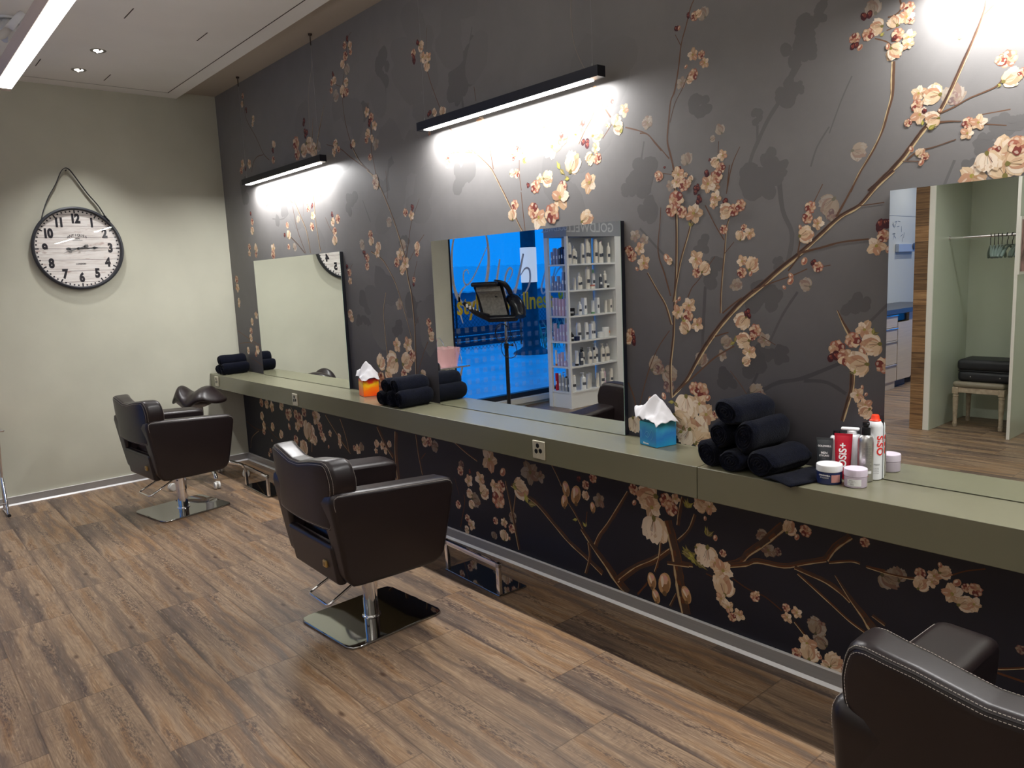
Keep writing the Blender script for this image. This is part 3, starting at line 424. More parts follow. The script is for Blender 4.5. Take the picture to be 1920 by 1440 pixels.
def bud_big(x, z, r):
    a = rng.uniform(-.35, .35); P_(blob(x, z, r*.62, r, a, 16, .03), C_['ochre']); P_(blob(x+r*.14, z-r*.22, r*.34, r*.62, a, 12, .1), s2l((150, 110, 72)))
    P_(blob(x-r*.06, z+r*.34, r*.40, r*.46, a, 12, .12), s2l((214, 170, 140))); P_(blob(x-r*.22, z+r*.12, r*.14, r*.52, a+.25, 10, .1), C_['white']); P_(blob(x+r*.12, z+r*.5, r*.22, r*.2, a, 9, .15), s2l((216, 160, 150)))
    P_(blob(x, z-r*.9, r*.24, r*.24, a, 8, .1), s2l((110, 84, 56)))
def leaf(x, z, r, big=False):
    for k in range(3 if big else 2):
        a = rng.uniform(-2.4, 2.4); c = jit(C_['green' if k % 2 else 'olive'], .2); P_(rot([(0, 0), (.24, .3), (.30, .6), (.10, .85), (0, 1.25), (-.14, .8), (-.30, .55), (-.22, .25)], x, z, a, r), c)
        P_(rot([(0, 0), (.12, .4), (0, 1.1), (-.03, .5)], x, z, a, r), cmix(c, C_['edge'], .45))
CREAM = ['cream', 'cream2', 'white', 'cream', 'peach']; ROSE = ['peach', 'salmon', 'cream2', 'peach', 'salmon', 'cream', 'red']; WHT = ['white', 'cream', 'white', 'cream', 'white']
def ribbon(pts, colr, off=0, wf=1.0, jitter=.12):
    n = len(pts); L = []; R = []
    for i in range(n):
        x, z, w_ = pts[i]; a = pts[max(0, i-1)]; b = pts[min(n-1, i+1)]; d = Vector((b[0]-a[0], b[1]-a[1])); d = d.normalized() if d.length > 1e-6 else Vector((1, 0))
        nn = Vector((-d.y, d.x)); h = w_*.5*wf*(1+rng.uniform(-jitter, jitter)); cx, cz = x+nn.x*w_*off, z+nn.y*w_*off
        L.append((cx+nn.x*h, cz+nn.y*h)); R.append((cx-nn.x*h, cz-nn.y*h))
    P = L+R; z = sum(p[1] for p in P)/len(P)
    if GH[0]: colr = cmix(colr, BG(z), GH[0])
    PT.poly([(max(.002, x), min(max(zz, .068), HCEIL-.002)) for x, zz in P], colr, [(i, i+1, n+i+1, n+i) for i in range(n-1)])
def smooth(pts, k=4):
    out = []; n = len(pts)
    for i in range(n-1):
        p0, p1, p2, p3 = pts[max(0, i-1)], pts[i], pts[i+1], pts[min(n-1, i+2)]
        for s in range(k):
            t = s/k; out.append(tuple(.5*((2*b)+(-a+c)*t+(2*a-5*b+4*c-d)*t*t+(-a+3*b-3*c+d)*t**3) for a, b, c, d in zip(p0, p1, p2, p3)))
    out.append(pts[-1]); return out
def parse(t, n): return [[tuple(float(v)/1000 for v in it[i:i+n]) for i in range(0, len(it), n)] for it in (s.split() for s in t.split('|'))]
# faint silhouettes in the paper, then faint blossoms, then branches, then blossoms
def shade(z, k): return tuple(v*k for v in BG(z))
for pts in parse(M_SL, 3):
    pts = smooth(pts); z = sum(p[1] for p in pts)/len(pts); ribbon(pts, shade(z, .74))
for (x, z, a, b), in parse(M_SH, 4):
    c = shade(z, .75)
    for k in range(9):
        px, pz = x+rng.uniform(-.65, .65)*a, z+rng.uniform(-.7, .7)*b; rr = min(a, b)*rng.uniform(.38, .62)
        PT.poly([(max(.003, q[0]), q[1]) for q in blob(px, pz, rr, rr*1.15, rng.uniform(0, 3), 12, .10)], c)
for k in range(26):      # broad, barely darker washes all over the paper
    x, z = rng.uniform(.3, 9.5), rng.uniform(1.0, 3.1); c = shade(z, .95)
    for q in range(4): PT.poly([(max(.003, a), b) for a, b in blob(x+rng.uniform(-.12, .12), z+rng.uniform(-.2, .2), .09, .14, rng.uniform(0, 3), 12, .1)], c)
flw = [(float(a)/1000, float(b)/1000, float(c)/1000, d) for a, b, c, d in (s.split() for s in M_FL.split('|'))]
def do_flower(x, z, r, k):
    g = k.endswith('*'); k = k[0]; GH[0] = .62 if g else 0; r *= 1.12
    if x < r*.6: x = r*.6
    if k == 'o': flower_open(x, z, r, CREAM)
    elif k == 's': flower_side(x, z, r, CREAM) if rng.random() < .6 else flower_open(x, z, r*1.05, CREAM)
    elif k == 'w': flower_side(x, z, r, WHT, PI+rng.uniform(-.5, .5))
    elif k == 'r': flower_ruffle(x, z, r, ROSE)
    elif k == 'd': bud_dark(x, z, r)
    elif k == 'b': bud(x, z, r)
    elif k == 'q': bud_big(x, z, r)
    elif k == 'g': leaf(x, z, r)
    elif k == 'l': leaf(x, z, r, True)
    GH[0] = 0
for f in flw:
    if f[3].endswith('*'): do_flower(*f)
def branch(pts):
    z = sum(p[1] for p in pts)/len(pts); low = z < .78; pts = smooth(pts, 4); w_ = sum(p[2] for p in pts)/len(pts)
    base = C_['rust'] if low else C_['brown']
    if low: pts = [(a, b, c*1.3) for a, b, c in pts]; w_ *= 1.3
    ribbon(pts, jit(base, .12), 0, 1.05)
    if w_ > .011: ribbon(pts, cmix(C_['edge'], C_['rust'], .25) if low else C_['edge'], -.38, .20 if low else .28, .5); ribbon(pts, jit(C_['dbrown'], .1), .26, .36, .4)
    elif w_ > .007: ribbon(pts, C_['edge'], -.34, .30, .4)
    if w_ > .022:
        for i in range(2, len(pts)-2, 3): ribbon([(p[0], p[1], p[2]) for p in pts[i:i+3]], jit(C_['dbrown'], .15), rng.uniform(-.1, .2), rng.uniform(.25, .6), .3)
for pts in parse(M_BR, 3): branch(pts)
# the paper goes on to the right, beyond what the photo shows clearly
for k in range(7):
    x = 7.6+k*.33; z = rng.uniform(.3, .9); pts = [(x, z, .018)]
    for q in range(5): x += rng.uniform(-.12, .16); z += rng.uniform(.2, .45); pts.append((x, min(z, 3.2), .016-.002*q))
    branch(pts)
    for p in pts[1:]:
        for q in range(3): flw.append((p[0]+rng.uniform(-.09, .09), p[1]+rng.uniform(-.09, .09), rng.uniform(.03, .05), rng.choice('osrs')))
for f in flw:
    if not f[3].endswith('*'): do_flower(*f)
def mural_material():
    m = bpy.data.materials.new('mural_paper'); m.use_nodes = True; nt = m.node_tree; b = nt.nodes['Principled BSDF']; N = NX(nt)
    tc = nt.nodes.new('ShaderNodeTexCoord'); sp = nt.nodes.new('ShaderNodeSeparateXYZ'); nt.links.new(tc.outputs['Object'], sp.inputs[0])
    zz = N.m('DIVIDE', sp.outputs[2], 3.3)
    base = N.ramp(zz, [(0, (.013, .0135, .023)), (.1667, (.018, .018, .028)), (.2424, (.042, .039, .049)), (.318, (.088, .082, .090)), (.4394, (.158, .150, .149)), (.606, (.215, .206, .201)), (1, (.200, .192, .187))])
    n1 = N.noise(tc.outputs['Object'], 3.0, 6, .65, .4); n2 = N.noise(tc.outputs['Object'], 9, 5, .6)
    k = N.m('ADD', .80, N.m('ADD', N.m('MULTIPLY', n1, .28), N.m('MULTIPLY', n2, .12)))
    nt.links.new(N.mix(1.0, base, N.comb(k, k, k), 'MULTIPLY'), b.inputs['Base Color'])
    b.inputs['Roughness'].default_value = .48; b.inputs['Specular IOR Level'].default_value = .35
    wv = N.noise(tc.outputs['Object'], 260, 2); bp = nt.nodes.new('ShaderNodeBump'); bp.inputs['Strength'].default_value = .12; bp.inputs['Distance'].default_value = .001
    nt.links.new(wv, bp.inputs['Height']); nt.links.new(bp.outputs[0], b.inputs['Normal']); return m
def paint_material():
    m = bpy.data.materials.new('mural_print'); m.use_nodes = True; nt = m.node_tree; b = nt.nodes['Principled BSDF']
    a = nt.nodes.new('ShaderNodeAttribute'); a.attribute_name = 'print_color'; nt.links.new(a.outputs['Color'], b.inputs['Base Color']); b.inputs['Roughness'].default_value = .5; b.inputs['Specular IOR Level'].default_value = .3; return m
def build_mural():
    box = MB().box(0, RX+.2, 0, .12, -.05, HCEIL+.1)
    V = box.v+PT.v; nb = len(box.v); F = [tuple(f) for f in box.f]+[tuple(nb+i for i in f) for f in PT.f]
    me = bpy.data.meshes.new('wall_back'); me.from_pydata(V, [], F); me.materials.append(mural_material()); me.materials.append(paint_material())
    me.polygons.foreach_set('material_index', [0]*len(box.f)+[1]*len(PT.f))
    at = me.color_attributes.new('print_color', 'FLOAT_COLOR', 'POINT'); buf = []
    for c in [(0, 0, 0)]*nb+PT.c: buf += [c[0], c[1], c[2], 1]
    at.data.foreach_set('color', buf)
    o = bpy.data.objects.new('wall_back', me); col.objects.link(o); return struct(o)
build_mural(); print('paint layers', max(PT.grid.values()))

# ------------------------------------------------------------------ counter along the mural
ct = empty('counter', (5, 0, HC), 'long sage green laminate counter shelf running along the floral wall', 'counter')
def P(mb, name, m, parent, **k):
    o = mb.build(name, m, parent, **k)
    if parent is not None: o.matrix_parent_inverse = Matrix.Translation(-Vector(parent.location)) if parent.rotation_euler.z == 0 else parent.matrix_basis.inverted()
    return o
for i, (x0, x1) in enumerate([(.003, 5.2365), (5.2385, 9.99)]):
    m = MB(); m.rbox(x0, x1, -DC, -.003, HC-TC, HC, .0025, 0, 1); P(m, 'worktop', COUNTER, ct)
# sockets in the counter front
def socket(x, zc, label):
    e = empty('wall_socket', (x, -DC, zc), label, 'socket', 'power sockets along the counter front')
    m = MB(); m.rbox(-.042, .042, -.008, .001, -.044, .044, .004, 0); m.build('cover_plate', mat('socket_plastic', s2l((186, 180, 158)), .4), e)
    m = MB(); pts = [(0.0125*1, .0)]
    for a in (PI/2+.15, PI/2+2.25, PI/2-1.95):
        cx, cz = .017*math.cos(a)-.002, .017*math.sin(a)+.004
        mw = Matrix.Translation((cx, -.0085, cz)) @ Matrix.Rotation(a, 4, 'Y').inverted() @ Matrix.Rotation(PI/2, 4, 'X')
        m.lathe([(.0125, 0), (.0115, .0006)], 6, 0, mw)
    m.build('socket_holes', BLACKP, e); return e
socket(4.357, .785, 'power socket in the counter front, just left below the blue tissue box')
socket(1.750, .776, 'triple power socket in the counter front below the left mirror')
socket(.172, .79, 'power socket at the far left corner of the counter, behind the saddle stool')
socket(6.99, .785, 'power socket at the right end of the counter below the right mirror')

# ------------------------------------------------------------------ mirrors
def mirror(x0, x1, label):
    e = empty('wall_mirror', ((x0+x1)/2, -.014, HC), label, 'mirror', 'mirrors standing on the counter'); w2 = (x1-x0)/2; h = MT-HC
    m = MB(); m.box(-w2+.0005, w2-.0005, -.0118, .0135, .003, h-.001); m.build('backing_frame', BLACK, e)
    m = MB(); m.add([(-w2, -.014, .003), (w2, -.014, .003), (w2, -.014, h), (-w2, -.014, h)], [(0, 1, 2, 3)], 0, False); b = MB()
    m.build('mirror_glass', MIRROR, e)
    z0 = .003; b.box(-w2, w2, -.0138, -.0119, z0, z0+.0015); b.box(-w2, w2, -.0138, -.0119, h-.0015, h); b.box(-w2, -w2+.0015, -.0138, -.0119, z0, h); b.box(w2-.0015, w2, -.0138, -.0119, z0, h)
    b.box(-w2+.0015, w2-.0015, -.0132, -.0119, z0+.0015, h-.0015); b.build('glass_edge', GEDGE, e); return e
mirror(.590, 2.094, 'left frameless mirror, beside the corner, reflecting the plain wall and clock edge')
mirror(3.206, 4.661, 'middle frameless mirror reflecting the blue shop window and product shelves')
mirror(5.818, 7.32, 'right frameless mirror reflecting the coat niche with hangers')

# ------------------------------------------------------------------ pendant lamps
def pendant(x, y, L, z0, label, W=.05, H=.046, up=False, drop=None, group='linear pendant lamps', housing=LAMPM, top=HCEIL):
    e = empty('pendant_lamp', (x, y, z0), label, 'lamp', group); a = L/2; w_ = W/2; t = .003
    m = MB(); m.box(-a, a, -w_, -w_+t, 0, H); m.box(-a, a, w_-t, w_, 0, H); m.box(-a, a, -w_+t, w_-t, H-t, H); m.box(-a, -a+t, -w_+t, w_-t, 0, H-t); m.box(a-t, a, -w_+t, w_-t, 0, H-t)
    m.box(-a+t, -a+.06, -w_+t, w_-t, .001, .006); m.box(a-.06, a-t, -w_+t, w_-t, .001, .006)
    m.build('housing', housing, e)
    m = MB(); m.rbox(-a+.062, a-.062, -w_+t, w_-t, -.005, .008, .003); m.build('diffuser', LED, e)
    if up: m = MB(); m.rbox(-a+.03, a-.03, -w_+.008, w_-.008, H-.001, H+.003, .001); m.build('added_top_diffuser', LED, e)  # glowing top strip added to go with the extra upward light
    for s in (-1, 1):
        m = MB(); xx = s*(a-.05); m.tube([(xx, 0, H), (xx, 0, top-z0-.07)], .0009, 5, 0); m.tube([(xx, 0, H), (xx, 0, H+.018)], .004, 8); m.build('suspension_wire', mat('steel_wire', (.35, .35, .34), .4, metal=.6), e)
        m = MB(); m.lathe([(.012, top-z0-.012), (.014, top-z0-.002), (.014, top-z0)], 16, 0, Matrix.Translation((xx, 0, 0))); m.tube([(xx-.007, 0, top-z0-.01), (xx-.003, 0, top-z0-.075)], .002, 6); m.tube([(xx+.007, 0, top-z0-.01), (xx+.003, 0, top-z0-.075)], .002, 6); m.build('ceiling_mount', mat('dark_bronze', s2l((66, 52, 46)), .4, metal=.5), e)
    m = MB(); xx = a-.05; P0 = [(xx+.0, .004, top-z0-.02), (xx-.03, .01, top-z0-.2), (xx-.10, .012, (top-z0)*.62), (xx-.13, .01, (top-z0)*.38), (xx-.11, .006, .17), (xx-.05, .002, H+.01), (xx-.03, 0, H)]
    m.tube(smooth(P0, 5), .0017, 6); m.build('power_cable', mat('clear_cable', s2l((150, 142, 130)), .4), e); return e
for x, s in zip(WALL_LAMPS, ('left linear black pendant lamp glowing over the left mirror', 'middle linear black pendant lamp glowing above the middle mirror', 'linear black pendant lamp above the right mirror, only its glow in the frame')):
    pendant(x, -.078, 1.38, 2.431, s)
HL = mat('lamp_housing_aluminium', s2l((176, 160, 152)), .4, metal=.3)
for (x, y), s in zip(ROW_LAMPS, ('bright linear pendant lamp near the camera at the upper left corner', 'linear pendant lamp above and behind the nearest chair', 'linear pendant lamp in the rear row near the coat niche', 'linear pendant lamp in the rear row, farthest from the window')):
    pendant(x, y, 1.5, 2.431, s, W=.062, H=.055, up=True, housing=HL, top=HSOF)
for i, (x, y) in enumerate(DOWN+DOWN_UNSEEN):
    lab = ['recessed ceiling spotlight closer to the mural wall lamps, upper of the pair', 'recessed ceiling spotlight nearer the clock wall, lower of the pair', 'added unseen spotlight over the coat niche', 'added unseen spotlight in front of the drawer cabinet', 'added unseen spotlight deep in the back room beside the dispenser wall', 'added unseen spotlight in front of the coat niche', 'added unseen spotlight by the wood clad post', 'unseen recessed spotlight above the product shelf', 'unseen recessed spotlight at the right end near the mural', 'unseen recessed spotlight at the right end near the rear wall'][i]
    e = empty('ceiling_spotlight', (x, y, HSOF), lab, 'spotlight', 'recessed ceiling spotlights')
    m = MB(); m.lathe([(.030, -.001), (.046, -.004), (.050, -.001), (.050, .0), (.030, .0)], 24); m.tube([(-.030, 0, -.003), (-.047, 0, -.006)], .007, 8); m.tube([(.030, 0, -.003), (.047, 0, -.006)], .007, 8); m.build('trim_ring', mat('brushed_nickel', (.35, .33, .30), .3, metal=.8), e)
    m = MB(); m.lathe([(.0, -.006), (.020, -.005), (.029, -.002)], 20); m.build('bulb_lens', mat('spot_glow', (1, 1, 1), .4, emit=(1, .95, .88), estr=12), e)

# ------------------------------------------------------------------ styling chairs
def arc_corner(p0, p1, p2, r, n=5):
    p0, p1, p2 = Vector(p0), Vector(p1), Vector(p2); a = (p0-p1).normalized(); b = (p2-p1).normalized(); ang = a.angle(b); d = min(r/math.tan(ang/2), (p0-p1).length*.49, (p2-p1).length*.49)
    s, e = p1+a*d, p1+b*d; return [tuple((1-t)**2*s+2*t*(1-t)*p1+t*t*e) for t in [i/n for i in range(n+1)]]
def round_line(pts, rads, n=5):
    out = [tuple(pts[0])]
    for i in range(1, len(pts)-1): out += arc_corner(pts[i-1], pts[i], pts[i+1], rads[i], n)
    out.append(tuple(pts[-1])); return out
def resample(pts, n):
    P = [Vector(p) for p in pts]; L = [0]
    for a, b in zip(P, P[1:]): L.append(L[-1]+(b-a).length)
    out = []
    for i in range(n):
        t = L[-1]*i/(n-1); k = 0
        while k < len(L)-2 and L[k+1] < t: k += 1
        f = (t-L[k])/max(1e-9, L[k+1]-L[k]); out.append(P[k].lerp(P[k+1], f))
    return out
def slab(left, right, t0, t1, r, warp, n=26, m=9, mi=0, seg=4):
    """pillow slab: 2-D outline given as left and right lines (bottom to top), extruded from t0 to t1 with rounded rims"""
    L, R = resample(left, n), resample(right, n); G = [[L[i].lerp(R[i], j/(m-1)) for j in range(m)] for i in range(n)]
    ring = [(0, j) for j in range(m)]+[(i, m-1) for i in range(1, n)]+[(n-1, j) for j in range(m-2, -1, -1)]+[(i, 0) for i in range(n-2, 0, -1)]
    K = len(ring); pos = [G[i][j] for i, j in ring]; nor = []
    for k in range(K):
        d = pos[(k+1) % K]-pos[k-1]; nn = Vector((d.y, -d.x)); nor.append(nn.normalized() if nn.length > 1e-9 else Vector((0, 0)))
    cen = sum(pos, Vector((0, 0)))/K
    if sum((p-cen).dot(q) for p, q in zip(pos, nor)) < 0: nor = [-q for q in nor]
    mb = MB(); V = []; F = []
    steps = [(r*(1-math.sin(PI/2*s/seg)), t0+r*(1-math.cos(PI/2*s/seg))) for s in range(seg+1)]+[(r*(1-math.cos(PI/2*s/seg)), t1-r*(1-math.sin(PI/2*s/seg))) for s in range(seg+1)]
    for ins, t in steps:
        for k in range(K): q = pos[k]-nor[k]*ins; V.append(warp(q.x, q.y, t))
    for s in range(len(steps)-1):
        for k in range(K): k2 = (k+1) % K; F.append((s*K+k, s*K+k2, (s+1)*K+k2, (s+1)*K+k))
    for which, base in ((0, 0), (1, (len(steps)-1)*K)):
        t = t0 if which == 0 else t1; idx = {}
        for k, (i, j) in enumerate(ring): idx[(i, j)] = base+k
        Q = {ij: pos[k]-nor[k]*r*1.02 for k, ij in enumerate(ring)}
        for i in range(1, n-1):
            for j in range(1, m-1):
                a_, b_ = Q[(i, 0)], Q[(i, m-1)]; q = a_.lerp(b_, j/(m-1))
                f = min(1, i/6, (n-1-i)/6); zt = Q[(0, j)] if i < n/2 else Q[(n-1, j)]
                if (i < n/2 and q.y < zt.y): q.y = zt.y+.0005*i
                if (i > n/2 and q.y > zt.y): q.y = zt.y-.0005*(n-1-i)
                idx[(i, j)] = len(V); V.append(warp(q.x, q.y, t))
        for i in range(n-1):
            for j in range(m-1): F.append((idx[(i, j)], idx[(i, j+1)], idx[(i+1, j+1)], idx[(i+1, j)]))
    mb.add(V, F, mi, True)
    def rim(ins, t, out=0.0): return [Vector(warp(*(pos[k]-nor[k]*ins), t)) for k in range(K)]
    return mb, rim
def dashes(mb, pts, r, dash=.0048, gap=.0022, closed=True):
    r *= .75
    P = [Vector(p) for p in pts]+([Vector(pts[0])] if closed else []); L = [0]
    for a, b in zip(P, P[1:]): L.append(L[-1]+(b-a).length)
    t = 0
    def at(t):
        k = 0
        while k < len(L)-2 and L[k+1] < t: k += 1
        return P[k].lerp(P[k+1], min(1, (t-L[k])/max(1e-9, L[k+1]-L[k])))
    while t+dash < L[-1]: mb.tube([at(t), at(t+dash)], r, 4, 0, caps=False); t += dash+gap
ARM_L = round_line([(-.03, .297), (-.215, .300), (-.255, .345), (-.318, .744), (-.03, .7225)], [0, .03, .05, .045, 0], 6)
ARM_R = round_line([(.03, .297), (.195, .297), (.245, .325), (.315, .698), (.03, .7185)], [0, .04, .06, .05, 0], 6)
def make_arm(s):
    def warp(a, b, t):      # a: fore-aft, b: height, t: 0 outer .. 1 inner
        h = (b-.296)/.44; xo = .292+.030*h-.012*(2*h-1)**2+.012; th = .062+.078*min(1, max(0, h)*1.5)
        f = max(0, min(1, (h-.7)/.3)); z = b-.014*f*t
        return (s*(xo-th*t), a, z)
    mb, rim = slab(ARM_L, ARM_R, 0, 1, .0, lambda a, b, t: (a, b, t), 26, 7)
    # the rounding has to happen in metres, so build it again with a scaled thickness
    mb, rim = slab(ARM_L, ARM_R, 0, .10, .022, lambda a, b, t: warp(a, b, t/.10), 30, 7)
    return mb, rim
BK_H = [(-.05, .555), (-.270, .560), (-.284, .585), (-.288, .690), (-.308, .728), (-.314, .785), (-.292, .876), (-.16, .864), (-.045, .842)]
BK_L = round_line(BK_H, [0, .03, .02, .05, .06, .12, .085, .25, 0], 6); BK_R = [(-x, z) for x, z in BK_L]
def make_chair(label, base_rot=0.0):
    e = empty('salon_chair', (0, 0, 0), label, 'chair', 'dark brown styling chairs in front of the mirrors')
    for s in (-1, 1):
        mb, rim = make_arm(s); arm = mb.build('armrest', LEATHER, e)
        for ins, t in ((.0135, .0010),):
            st = MB(); pts = rim(ins, t)
            pts = [p for p in pts if p.z > .66]
            dashes(st, pts, .0009, closed=False); st.build('stitching', STITCH, arm, autosmooth=False)
    def bw(a, b, t):        # a across, b height, t thickness (0 rear .. .105 front)
        h = (b-.555)/.35; y = -.312-.022*h + .20*a*a + .30*max(0, abs(a)-.2)**1.5
        dip = -.35*t*a*a
        return (a, y+t*(1+.25*(abs(a)/.3)**2), b)
    mb, rim = slab(BK_L, BK_R, 0, .100, .024, bw, 34, 13); back = mb.build('backrest', LEATHER, e)
    for ins, t in ((.0155, .0011), (.0055, .0082), (.0055, .0918)):
        st = MB(); dashes(st, rim(ins, t), .0009); st.build('stitching', STITCH, back, autosmooth=False)
    sm = MB(); sm.tube(rim(.010, .0045), .0016, 5, 0, closed=True); sm.build('piping', SEAMM, back)
    m = MB(); m.rbox(-.236, .236, -.258, .235, .300, .415, .035, 0, 3); m.build('seat_shell', LEATHER, e)
    m = MB()                # lower rear panel, its lip leaning out
    bm = bmesh.new(); bmesh.ops.create_cube(bm, size=1)
    for v in bm.verts:
        v.co = Vector((v.co.x*.468, -.236+v.co.y*.05-(.026 if v.co.z > 0 else 0), .394+v.co.z*.190))
    bmesh.ops.bevel(bm, geom=list(bm.edges), offset=.02, segments=3, profile=.5, affect='EDGES'); m.bm(bm); bm.free(); m.build('rear_panel', LEATHER, e)
    m = MB(); m.rbox(-.228, .228, -.21, .285, .405, .500, .035, 0, 3); m.build('seat_cushion', LEATHER, e)
    m = MB(); m.rbox(.128, .160, -.283, -.268, .372, .404, .003, 0, 1); bd = m.build('badge', GOLD, e); tag(bd, 'small gold maker badge')
    m = MB(); m.box(.140, .148, -.2838, -.2828, .380, .395); m.build('emblem', mat('badge_dark', s2l((128, 98, 52)), .4), bd)
    m = MB(); m.lathe([(.060, .286), (.062, .300)], 28); m.box(-.12, .12, -.12, .12, .290, .302); m.build('mounting_plate', BLACK, e)
    m = MB(); m.lathe([(.036, .012), (.036, .100), (.0345, .104), (.0345, .150), (.0385, .152), (.0385, .285), (.028, .291)], 32); m.lathe([(.046, .011), (.044, .018), (.036, .020)], 32); m.build('hydraulic_column', CHROME, e)
    m = MB(); R_ = round_line([(0, -.26), (-.235, -.26), (-.235, .26), (0, .26)], [0, .05, .05, 0], 6); Q = [(-x, y) for x, y in R_]
    b_, _ = slab(R_, Q, .001, .013, .004, lambda a, b, t: (a, b, t), 26, 6, seg=2); b_.build('base_plate', STEEL, e, rot=(0, 0, base_rot))
    m = MB(); pts = round_line([(-.085, -.02, .285), (-.10, -.262, .172), (.10, -.262, .172), (.085, -.02, .285)], [0, .02, .02, 0], 5); m.tube(pts, .0062, 10); m.build('pump_lever', CHROME, e)
    m = MB(); m.tube([(.035, 0, .278), (.075, .02, .276)], .005, 8); m.tube([(.075, .02, .276), (.098, .03, .275)], .008, 8); m.build('release_knob', BLACKP, e)
    return e
ch = make_chair('dark brown leather styling chair, farthest of the three, beside the saddle stool', math.radians(5))
ch.location = (1.185, -.975, 0); ch.rotation_euler = (0, 0, .085)
dup(ch, (3.815, -.930, 0), math.radians(-2), 'dark brown leather styling chair in the middle, in front of the middle mirror')
dup(ch, (6.555, -.940, 0), .02, 'dark brown leather styling chair nearest the camera, cut off at the lower right corner')

# ------------------------------------------------------------------ footrests under the counter
def footrest(x, y, label, rz=0, flip=1):
    e = empty('footrest', (x, y, 0), label, 'footrest', 'chrome footrests under the counter', rz)
    m = MB(); m.rbox(-.25, .25, -.015, .165, .001, .010, .003, 0, 1); m.build('base_plate', STEEL, e)
    m = MB(); h = .175
    for s in (-1, 1): m.rbox(s*.237-.013, s*.237+.013, -.012, .008, .010, h, .002, 0, 1)
    m.rbox(-.25, .25, -.012, .008, h-.026, h, .002, 0, 1); m.build('foot_frame', CHROME, e); return e
f1 = footrest(1.17, -.40, 'chrome footrest by the far left chair, under the left end of the counter', math.radians(-2))
f2 = footrest(3.85, -.335, 'chrome footrest on the floor beside the middle chair', math.radians(-3))
footrest(6.5, -.34, 'chrome footrest hidden in front of the nearest chair')

# ------------------------------------------------------------------ saddle stool
def saddle_stool():
    e = empty('saddle_stool', (.52, -.57, 0), 'brown leather saddle stool with white casters behind the farthest chair', 'stool', None, math.radians(49))
    # dish of the seat: a closed sheet, u runs from the pommel (-1) to the broad rear (+1)
    n, mm = 30, 40; V = []; F = []
    def pt(rho, phi, lower):
        u = rho*math.cos(phi); v = rho*math.sin(phi); hw = .185 if u > 0 else .185-.085*min(1, -u)**1.2
        z = .742+.050*math.exp(-((u+.62)/.26)**2)*(1-.5*v*v)-.022*math.exp(-((u+.18)/.25)**2)+.034*math.exp(-((u-.30)/.40)**2)-.075*max(0, -u-.70)*3-.060*v*v-.10*max(0, u-.45)
        th = .078*math.sqrt(max(0, 1-rho**3)); return (u*.222, v*hw*1.0, z+(-th*.80 if lower else th*.45))
    for lower in (0, 1):
        for i in range(1, n+1):
            for k in range(mm): V.append(pt((i/n)**.8, 2*PI*k/mm, lower))
    V += [pt(0, 0, 0), pt(0, 0, 1)]
    for lower in (0, 1):
        o = lower*n*mm; c = 2*n*mm+lower
        for k in range(mm): F.append((c, o+k, o+(k+1) % mm))
        for i in range(n-1):
            for k in range(mm): F.append((o+i*mm+k, o+(i+1)*mm+k, o+(i+1)*mm+(k+1) % mm, o+i*mm+(k+1) % mm))
    mb = MB(); mb.add(V, F); o = mb.build('seat', LEATHER, e, autosmooth=False); me = o.data; bm = bmesh.new(); bm.from_mesh(me); bmesh.ops.remove_doubles(bm, verts=list(bm.verts), dist=.0004); bmesh.ops.recalc_face_normals(bm, faces=list(bm.faces)); bm.to_mesh(me); bm.free()
    m = MB(); m.rbox(-.10, .08, -.07, .07, .645, .690, .02, 0, 2); m.tube([(-.17, 0, .70), (-.05, 0, .62)], [.03, .05], 12); m.build('seat_pan', mat('grey_plastic', s2l((150, 144, 140)), .5), e)
    m = MB(); m.lathe([(.032, .17), (.032, .40), (.025, .405), (.025, .65)], 20); m.build('gas_column', mat('white_column', s2l((206, 202, 198)), .35), e)
    for k in range(5):
        a = 2*PI*k/5+math.radians(18); c, s = math.cos(a), math.sin(a)
        m = MB(); m.tube(smooth([(c*.02, s*.02, .19), (c*.12, s*.12, .165), (c*.24, s*.24, .125), (c*.285, s*.285, .105), (c*.30, s*.30, .075)], 4), [.019]*8+[.016]*8+[.012], 10); lg = m.build('leg', CHROME, e)
        m = MB(); t = Vector((-s, c, 0))
        for q in (-1, 1):
            mw = Matrix.Translation((c*.31+t.x*.014*q, s*.31+t.y*.014*q, .030)) @ Matrix.Rotation(a, 4, 'Z') @ Matrix.Rotation(PI/2, 4, 'X'); m.lathe([(.02, -.009), (.029, -.007), (.029, .007), (.02, .009)], 18, 0, mw)
        m.rbox(-.016, .016, -.010, .010, .036, .062, .005, 0, 2, Matrix.Translation((c*.305, s*.305, 0)) @ Matrix.Rotation(a, 4, 'Z')); m.build('caster', WHITE, lg)
    return e
saddle_stool()

